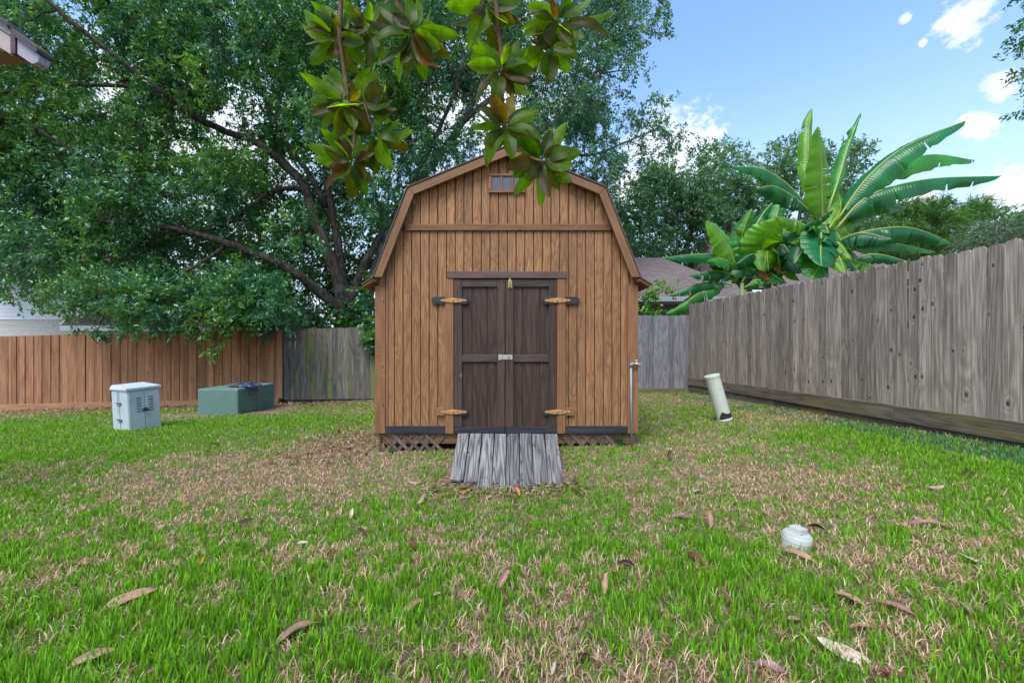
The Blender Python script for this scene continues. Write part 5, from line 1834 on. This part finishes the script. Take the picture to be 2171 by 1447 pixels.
def build_magnolia():
    base = Vector((-0.7, -1.6, -.03))
    e = empty('magnolia_tree', base, 0, 'magnolia with glossy green and rust brown leaves hanging in from above', 'tree')
    off = -base
    # trunk and overhead limb stand behind and above the camera
    obj('trunk', tube('trunk', catmull([(-.7, -1.6, -.1), (-.68, -1.6, 1.4), (-.6, -1.4, 2.7), (-.5, -.6, 3.5), (-.45, .4, 3.75), (-.3, 1.6, 3.7)], 5), list(np.linspace(.17, .035, 26)), 10, True, .05), M['bark_pale'], e, off)
    brs = {
        'a': ([(335, -700, 1.7), (330, -200, 1.72), (318, 40, 1.74), (310, 230, 1.74), (345, 500, 1.75), (375, 700, 1.76), (405, 870, 1.76), (395, 1040, 1.75)], .0125),
        'b': ([(800, -700, 1.85), (815, -100, 1.85), (822, 60, 1.85), (790, 205, 1.84)], .009),
        'c': ([(1330, -700, 1.75), (1335, -60, 1.76), (1350, 150, 1.76), (1378, 420, 1.77), (1382, 700, 1.77), (1405, 840, 1.77), (1450, 930, 1.76), (1560, 1030, 1.74), (1640, 1060, 1.72)], .013),
        'd': ([(1340, -600, 1.8), (1400, 20, 1.82), (1480, 130, 1.83), (1575, 230, 1.83), (1660, 210, 1.82), (1740, 130, 1.8)], .009),
        'f': ([(1240, -600, 1.7), (1250, -80, 1.7), (1270, 20, 1.7)], .007),
        'g': ([(1580, 230, 1.83), (1625, 300, 1.82), (1680, 340, 1.8)], .006),
        'h': ([(315, 250, 1.74), (400, 215, 1.74), (470, 190, 1.74)], .006),
        'i': ([(378, 690, 1.76), (430, 700, 1.74), (470, 685, 1.73), (505, 790, 1.73), (540, 880, 1.73)], .006),
    }
    bro = {}
    for k, (pts, r) in brs.items():
        P = [tuple(MP(*q)) for q in pts]
        if pts[0][1] < -400:
            P = [(-.35 + .3 * (P[0][0] - (-.3)), 1.2, 3.68)] + P[0:]
        c = catmull(P, 5)
        bro[k] = obj('branch', tube('branch', c, [r * (1 - .65 * i / (len(c) - 1)) * random.uniform(.9, 1.1) for i in range(len(c))], 7), M['twig'], e, off)
    GR = [(0.066, 0.116, 0.005), (0.084, 0.142, 0.006), (0.048, 0.086, 0.006), (0.10, 0.165, 0.007)]
    BR = [(0.056, 0.052, 0.008), (0.064, 0.052, 0.009), (0.072, 0.048, 0.009), (0.05, 0.054, 0.007)]
    RU = [(0.10, 0.052, 0.014), (0.075, 0.032, 0.010)]
    cl = [
        ('a', (285, 250), [(50, 85, 'g'), (85, 175, 'b'), (85, 275, 'g'), (235, 400, 'b'), (215, 20, 'g'), (160, 30, 'g'), (260, 90, 'b'), (390, 150, 'b'), (500, 250, 'b'), (470, 420, 'g'), (400, 480, 'b'), (330, 30, 'g')]),
        ('h', (478, 195), [(330, 90, 'g'), (345, 20, 'g'), (510, 20, 'g'), (560, 350, 'g'), (500, 440, 'b'), (420, 60, 'b'), (600, 330, 'b')]),
        ('b', (792, 212), [(488, 150, 'b'), (565, 420, 'G'), (690, 520, 'g'), (745, 505, 'b'), (870, 535, 'g'), (945, 495, 'r'), (1040, 375, 'b'), (1090, 235, 'g'), (690, 20, 'b'), (560, 20, 'g'), (830, 10, 'g'), (760, -20, 'g'), (620, 60, 'g')]),
        ('f', (1275, 28), [(1015, 45, 'g'), (1060, 195, 'b'), (1165, 295, 'g'), (1250, 225, 'g'), (1110, -30, 'g'), (1300, 130, 'g'), (1180, 110, 'b'), (1400, 190, 'b')]),
        ('c', (1372, 450), [(1160, 425, 'g'), (1185, 500, 'b'), (1205, 655, 'b'), (1330, 690, 'g'), (1555, 640, 'g'), (1585, 470, 'g'), (1480, 300, 'g'), (1300, 210, 'b'), (1190, 310, 'g'), (1420, 240, 'g'), (1540, 540, 'b'), (1460, 370, 'g'), (1280, 290, 'g')]),
        ('c', (1402, 830), [(1175, 855, 'g'), (1268, 1045, 'g'), (1455, 1050, 'g'), (1250, 700, 'b'), (1315, 620, 'r'), (1610, 720, 'g'), (1640, 890, 'g'), (1445, 640, 'p'), (1530, 770, 'b'), (1520, 880, 'g')]),
        ('c', (1640, 1045), [(1425, 1090, 'b'), (1465, 1275, 'g'), (1620, 1345, 'g'), (1755, 1235, 'b'), (1845, 1110, 'g'), (1895, 995, 'g'), (1790, 825, 'g'), (1825, 1205, 'g'), (1540, 890, 'g'), (1700, 870, 'g'), (1530, 1200, 'b'), (1680, 1300, 'b'), (1520, 980, 'g'), (1770, 960, 'b'), (1440, 1140, 'g')]),
        ('d', (1742, 140), [(1525, 185, 'g'), (1545, 40, 'g'), (1720, 375, 'b'), (1855, 390, 'g'), (1905, 260, 'g'), (2085, 195, 'b'), (2095, 85, 'g'), (1700, -10, 'r'), (1800, 10, 'b'), (1640, 60, 'r'), (1960, 0, 'g'), (1640, 20, 'g')]),
        ('g', (1682, 340), [(1485, 360, 'g'), (1695, 585, 'b'), (1825, 475, 'g'), (1600, 240, 'b'), (1660, 530, 'g'), (1750, 420, 'g'), (1680, 220, 'b')]),
        ('a', (362, 682), [(95, 510, 'g'), (175, 700, 'b'), (220, 755, 'r'), (190, 830, 'g'), (250, 430, 'g'), (400, 540, 'b'), (240, 560, 'b'), (200, 500, 'g'), (440, 590, 'b'), (290, 900, 'b'), (500, 450, 'g')]),
        ('i', (472, 690), [(635, 590, 'g'), (630, 690, 'g'), (665, 830, 'g'), (430, 850, 'g'), (540, 460, 'g'), (480, 810, 'b')]),
        ('i', (540, 882), [(705, 920, 'g'), (650, 1065, 'g'), (545, 1140, 'b'), (420, 880, 'g'), (655, 810, 'g'), (640, 980, 'b')]),
        ('a', (392, 1062), [(100, 955, 'g'), (150, 1040, 'g'), (225, 1235, 'r'), (395, 1305, 'b'), (485, 1275, 'g'), (535, 1195, 'b'), (235, 1100, 'r'), (210, 860, 'g'), (205, 990, 'b'), (475, 930, 'g'), (500, 1000, 'r'), (330, 880, 'b'), (520, 1090, 'b')]),
    ]
    rs = random.Random(5)
    for bk, (cx, cy), tips in cl:
        B0 = MP(cx, cy, 1.76)
        tips = list(tips)
        for _ in range(9):
            a_ = rs.uniform(0, 6.283)
            r_ = rs.uniform(150, 255)
            tips.append((cx + r_ * math.cos(a_), cy + r_ * math.sin(a_) * .9, rs.choice('ggb')))
        for tx, ty, kd in tips:
            Yt = 1.76 + rs.uniform(-.07, .07)
            T = MP(cx + (tx - cx) * 1.04, cy + (ty - cy) * 1.04, Yt)
            b = B0 + (T - B0) * .10 + Vector((0, rs.uniform(-.012, .012), 0))
            m4, L = leaf_matrix(b, T, R(rs.uniform(-48, 48)) + (math.pi if rs.random() < .5 else 0))
            o = obj('leaf', MAG[rs.randrange(len(MAG))], None, bro[bk])
            wk = rs.uniform(.64, .86) * max(.8, min(1.5, .20 / L))
            o.matrix_local = m4 @ Matrix.Diagonal((L * wk, L, L, 1))
            o.color = tuple({'g': rs.choice(GR), 'G': (0.024, 0.046, 0.006), 'b': rs.choice(BR), 'r': rs.choice(RU), 'p': (.22, .16, .10)}[kd]) + (1,)


build_magnolia()


# ------------------------------------------------------------------ fallen leaves on the lawn
FAL = [magnolia_leaf_mesh(c, fo, 20 + i) for i, (c, fo) in enumerate(((.5, .16), (.9, .28), (.4, .55), (-.7, .3), (1.2, 1.0)))]
for me in FAL:
    me.materials.append(M['fallen'])
TAN, PINK, RED, DARK, PALE, ORNG, MAUV = (.33, .19, .115), (.32, .165, .13), (.15, .042, .025), (.06, .027, .020), (.46, .35, .28), (.46, .17, .045), (.23, .125, .115)
FALLEN = [   # px, py, length px, heading in the photo (degrees, 0 = right, 90 = away), colour, mesh, label
    (275, 1280, 105, 38, TAN, 0, 'long tan magnolia leaf lying alone in the left foreground grass'),
    (630, 1350, 98, 42, PINK, 1, 'large shiny pinkish leaf in the lower left foreground with a dark curled one beside it'),
    (594, 1353, 36, 150, DARK, 4, 'small dark curled leaf touching the large shiny pinkish one'),
    (195, 1409, 84, 35, TAN, 2, 'narrow tan leaf close to the lower left corner'),
    (875, 1298, 68, 45, TAN, 0, 'wide tan leaf left of centre in the foreground'),
    (925, 1268, 22, 20, PALE, 2, 'tiny pale leaf just behind the wide tan one left of centre'),
    (1068, 1250, 48, 60, PINK, 2, 'pinkish curled leaf straight below the ramp centre'),
    (1072, 1280, 34, 120, RED, 4, 'reddish curled leaf tucked against the pinkish one below the ramp'),
    (586, 1238, 40, 20, DARK, 1, 'brown arched leaf standing in green grass left of the ramp line'),
    (874, 1163, 30, 140, RED, 4, 'dark red brown leaf in green grass left below the ramp'),
    (703, 1178, 24, 130, RED, 4, 'small rust red leaf left of the dark red brown one'),
    (785, 1206, 26, 5, DARK, 1, 'small almost black leaf between the rust red and the wide tan leaves'),
    (178, 1199, 36, 150, TAN, 2, 'tan leaf far out in the left middle of the lawn'),
    (427, 1206, 26, 80, ORNG, 2, 'small upright orange tan leaf in the left lawn'),
    (8, 1334, 44, 60, MAUV, 1, 'mauve leaf cut by the left edge of the picture'),
    (893, 1071, 34, 60, PINK, 1, 'pinkish leaf left of the ramp foot in dry grass'),
    (745, 1103, 26, 90, PALE, 0, 'pale rounded leaf in dry grass well left of the ramp foot'),
    (986, 1046, 28, 25, ORNG, 0, 'orange leaf lying against the left foot of the ramp'),
    (878, 1026, 34, 175, TAN, 2, 'flat tan leaf in dry grass beside the left ramp edge'),
    (766, 1135, 34, 150, DARK, 2, 'narrow brown leaf edge-on below the pale rounded one'),
    (642, 1158, 26, 10, PALE, 0, 'small pale leaf in the left lawn near the rust red one'),
    (325, 1438, 44, 40, RED, 1, 'dark red leaf at the bottom edge of the left lawn'),
    (522, 1114, 30, 35, DARK, 2, 'brown twisted leaf in the dry patch left of the ramp'),
    (452, 945, 34, 0, DARK, 1, 'brown leaf on the dry grass in front of the green utility box'),
    (1098, 1054, 26, 110, ORNG, 0, 'orange brown leaf at the middle foot of the ramp'),
    (1351, 1046, 42, 0, RED, 1, 'dark reddish leaf to the right of the ramp foot'),
    (1446, 1101, 50, 170, MAUV, 1, 'mauve pointed leaf between the ramp and the white drain cap'),
    (1505, 1120, 44, 80, TAN, 2, 'narrow tan leaf standing just right of the mauve pointed one'),
    (1478, 1046, 24, 20, PALE, 0, 'pale scrap of leaf in the dry grass above the mauve pointed one'),
    (1526, 1043, 30, 170, DARK, 2, 'brown leaf beside the pale scrap in the dry grass'),
    (1659, 1058, 34, 15, MAUV, 1, 'mauve grey leaf in dry grass above the white drain cap'),
    (1907, 1034, 50, 0, RED, 1, 'red brown arched leaf before the long side fence, next to a white one'),
    (1985, 1039, 44, 5, PALE, 0, 'whitish flat leaf next to the red brown arched one'),
    (1976, 1119, 88, 160, PINK, 1, 'largest pinkish brown leaf in the right middle of the lawn'),
    (1940, 1158, 44, 165, PINK, 0, 'small pink leaf directly below the largest one on the right'),
    (2068, 1194, 50, 155, PALE, 0, 'pale tan leaf near the right edge of the picture'),
    (1692, 1188, 58, 145, TAN, 2, 'curled tan leaf just in front of the white drain cap'),
    (1732, 1128, 34, 145, DARK, 4, 'dark brown leaf just behind the white drain cap'),
    (1476, 1193, 42, 130, RED, 1, 'reddish folded leaf left below the white drain cap'),
    (1326, 1207, 44, 165, DARK, 4, 'dark brown curled leaf in the grass below the right ramp edge'),
    (1283, 1263, 52, 78, TAN, 2, 'upright tan leaf right of the foreground centre'),
    (1541, 1287, 36, 110, RED, 2, 'brown upright leaf below the reddish folded one'),
    (1423, 1313, 46, 0, MAUV, 1, 'grey brown arched leaf in the right centre foreground'),
    (1684, 1322, 38, 0, TAN, 0, 'ragged tan leaf in the foreground beneath the drain cap'),
    (1800, 1282, 58, 135, TAN, 2, 'thin tan leaf lying diagonally in the right foreground'),
    (1898, 1301, 66, 145, RED, 2, 'thin red brown leaf lying diagonally right of the thin tan one'),
    (1830, 1341, 58, 170, TAN, 1, 'tan brown leaf pair, the lighter half, in the right foreground'),
    (1863, 1343, 28, 10, RED, 4, 'small red brown leaf touching the tan one in the right foreground'),
    (2049, 1312, 36, 100, MAUV, 1, 'mauve upright leaf low near the right edge of the lawn'),
    (1787, 1393, 100, 148, PALE, 0, 'long pale leaf lying diagonally near the bottom on the right'),
    (1634, 1427, 72, 150, MAUV, 1, 'big brown curled leaf at the bottom right of centre'),
    (1888, 1440, 58, 165, RED, 0, 'reddish brown leaf cut by the bottom edge on the right'),
    (1237, 1406, 44, 20, DARK, 4, 'dark tightly curled leaf near the bottom centre right'),
    (1174, 1437, 30, 70, PALE, 2, 'pale pinkish leaf at the bottom edge below the ramp'),
    (1419, 977, 28, 70, DARK, 2, 'small brown upright leaf to the right of the shed corner'),
    (2091, 957, 30, 10, ORNG, 1, 'orange tan leaf beside the side fence kick board'),
    (1733, 936, 24, 0, DARK, 1, 'small dark leaf in the lush grass by the side fence'),
    (2053, 1008, 46, 25, DARK, 2, 'dark twig-like leaf in the grass near the right edge'),
]
rs = random.Random(3)
for px, py, lp, hd, colr, mi, lab in FALLEN:
    p = ground_at(px, py)
    k = F / p.y
    # heading on the ground: undo the foreshortening of the lawn
    fs = (CZ - p.z) / p.y
    dx, dy = math.cos(R(hd)) * lp / k, math.sin(R(hd)) * lp / k
    standing = 55 < hd < 125
    if standing:
        d3 = Vector((dx, dy * .6, dy * .75))
    else:
        d3 = Vector((dx, dy * min(1 / fs, 1.9) * .8, dy * .25))
    L = min(d3.length * .88, .21)
    d3.normalize()
    lift = .020 + .008 * rs.random()
    c = p + Vector((0, 0, lift + (.5 * L * d3.z if standing else max(0, .35 * L * d3.z))))
    b = c - d3 * (L * .5)
    m4, _ = leaf_matrix(b, b + d3 * L, R(rs.uniform(-18, 18)) + (math.pi if rs.random() < .3 else 0), Vector((0, -.3, 1)).normalized())
    o = obj('fallen_leaf', FAL[mi], None)
    o.matrix_world = m4 @ Matrix.Diagonal((L * rs.uniform(.66, .88), L, L, 1))
    v = rs.uniform(.85, 1.15)
    o.color = (colr[0] * v, colr[1] * v, colr[2] * v, 1)
    tag(o, lab, 'leaf', 'fallen magnolia leaves on the lawn')


def build_litter():
    """Dry leaf bits and bark mulch by the back fence and round the shed."""
    n1 = 5200
    x = np.concatenate([rng.uniform(-14, -3.4, n1), rng.uniform(-2.7, -1.65, 900), rng.uniform(-.75, .65, 500), rng.uniform(1.6, 4.4, 300), rng.uniform(2.5, 4.3, 260)])
    y = np.concatenate([11.1 - np.abs(rng.normal(0, .75, n1)), rng.uniform(4.4, 6.2, 900), rng.normal(3.8, .1, 500), rng.uniform(9.5, 11, 300), rng.uniform(6.3, 9.5, 260)])
    n = len(x)
    z = gz(x, y) + .006 + .012 * rng.random(n)
    P = np.stack([x, y, z], -1)
    ld = nrm(unit(n) * np.array([1, 1, .25]))
    nn = nrm(unit(n) * .5 + np.array([0, 0, 1]))
    sd_ = nrm(np.cross(ld, nn))
    L = (.03 + .06 * rng.random(n))[:, None]
    w = L * .22
    co = np.stack([P, P + ld * L * .5 - sd_ * w + nn * .006, P + ld * L, P + ld * L * .5 + sd_ * w + nn * .006], 1).reshape(-1, 3)
    i = np.arange(n)[:, None] * 4
    c = np.array([[.24, .14, .085], [.32, .20, .14], [.13, .07, .045], [.40, .29, .22]])[rng.integers(0, 4, n)] * (.6 + .7 * rng.random((n, 1)))
    me = big_mesh('leaf_litter', co, np.concatenate([i + [0, 2, 1], i + [0, 3, 2]]), np.repeat(c, 4, 0))
    tag(obj('leaf_litter', me, M['blade']), 'dry leaf litter and bark mulch along the back fence and shed', kind='stuff')


build_litter()


def tuft(label, px, py, n, h, Y=None):
    """Long-bladed weed clump."""
    p = ground_at(px, py)
    if Y:
        p = Vector(((px - CX) / F * Y, Y, 0)); p.z = float(gz(p.x, Y))
    vs, fs = [], []
    for k in range(n):
        a = random.uniform(0, 6.283)
        hh = h * random.uniform(.5, 1.1)
        sp = random.uniform(.15, .8) * hh
        w = random.uniform(.003, .006)
        q = Vector((math.cos(a), math.sin(a), 0))
        sdv = Vector((-q.y, q.x, 0)) * w
        b = q * random.uniform(0, .03)
        prev = None
        for j in range(5):
            s = j / 4
            c = b + q * sp * s ** 1.6 + Vector((0, 0, hh * (s - .35 * s ** 3)))
            i = len(vs)
            if j < 4:
                vs += [c - sdv * (1 - .6 * s), c + sdv * (1 - .6 * s)]
                if prev is not None:
                    fs.append((prev, prev + 1, i + 1, i))
                prev = i
            else:
                vs.append(c)
                fs.append((prev, prev + 1, i))
    me = mesh_from('weed_clump', vs, fs)
    ca = me.color_attributes.new('tint', 'FLOAT_COLOR', 'POINT')
    for d in ca.data:
        v = random.uniform(.7, 1.2)
        d.color = (.06 * v, .14 * v, .03 * v, 1)
    tag(obj('weed_clump', me, M['blade'], None, p), label, 'weeds', 'weeds round the shed')


tuft('tall grassy weeds against the lattice at the foot of the garden tap', 1312, 945, 46, .24)
tuft('thin weeds against the lattice right of the ramp', 1205, 945, 26, .16)
tuft('short weeds at the left lattice corner of the shed', 830, 962, 30, .10)
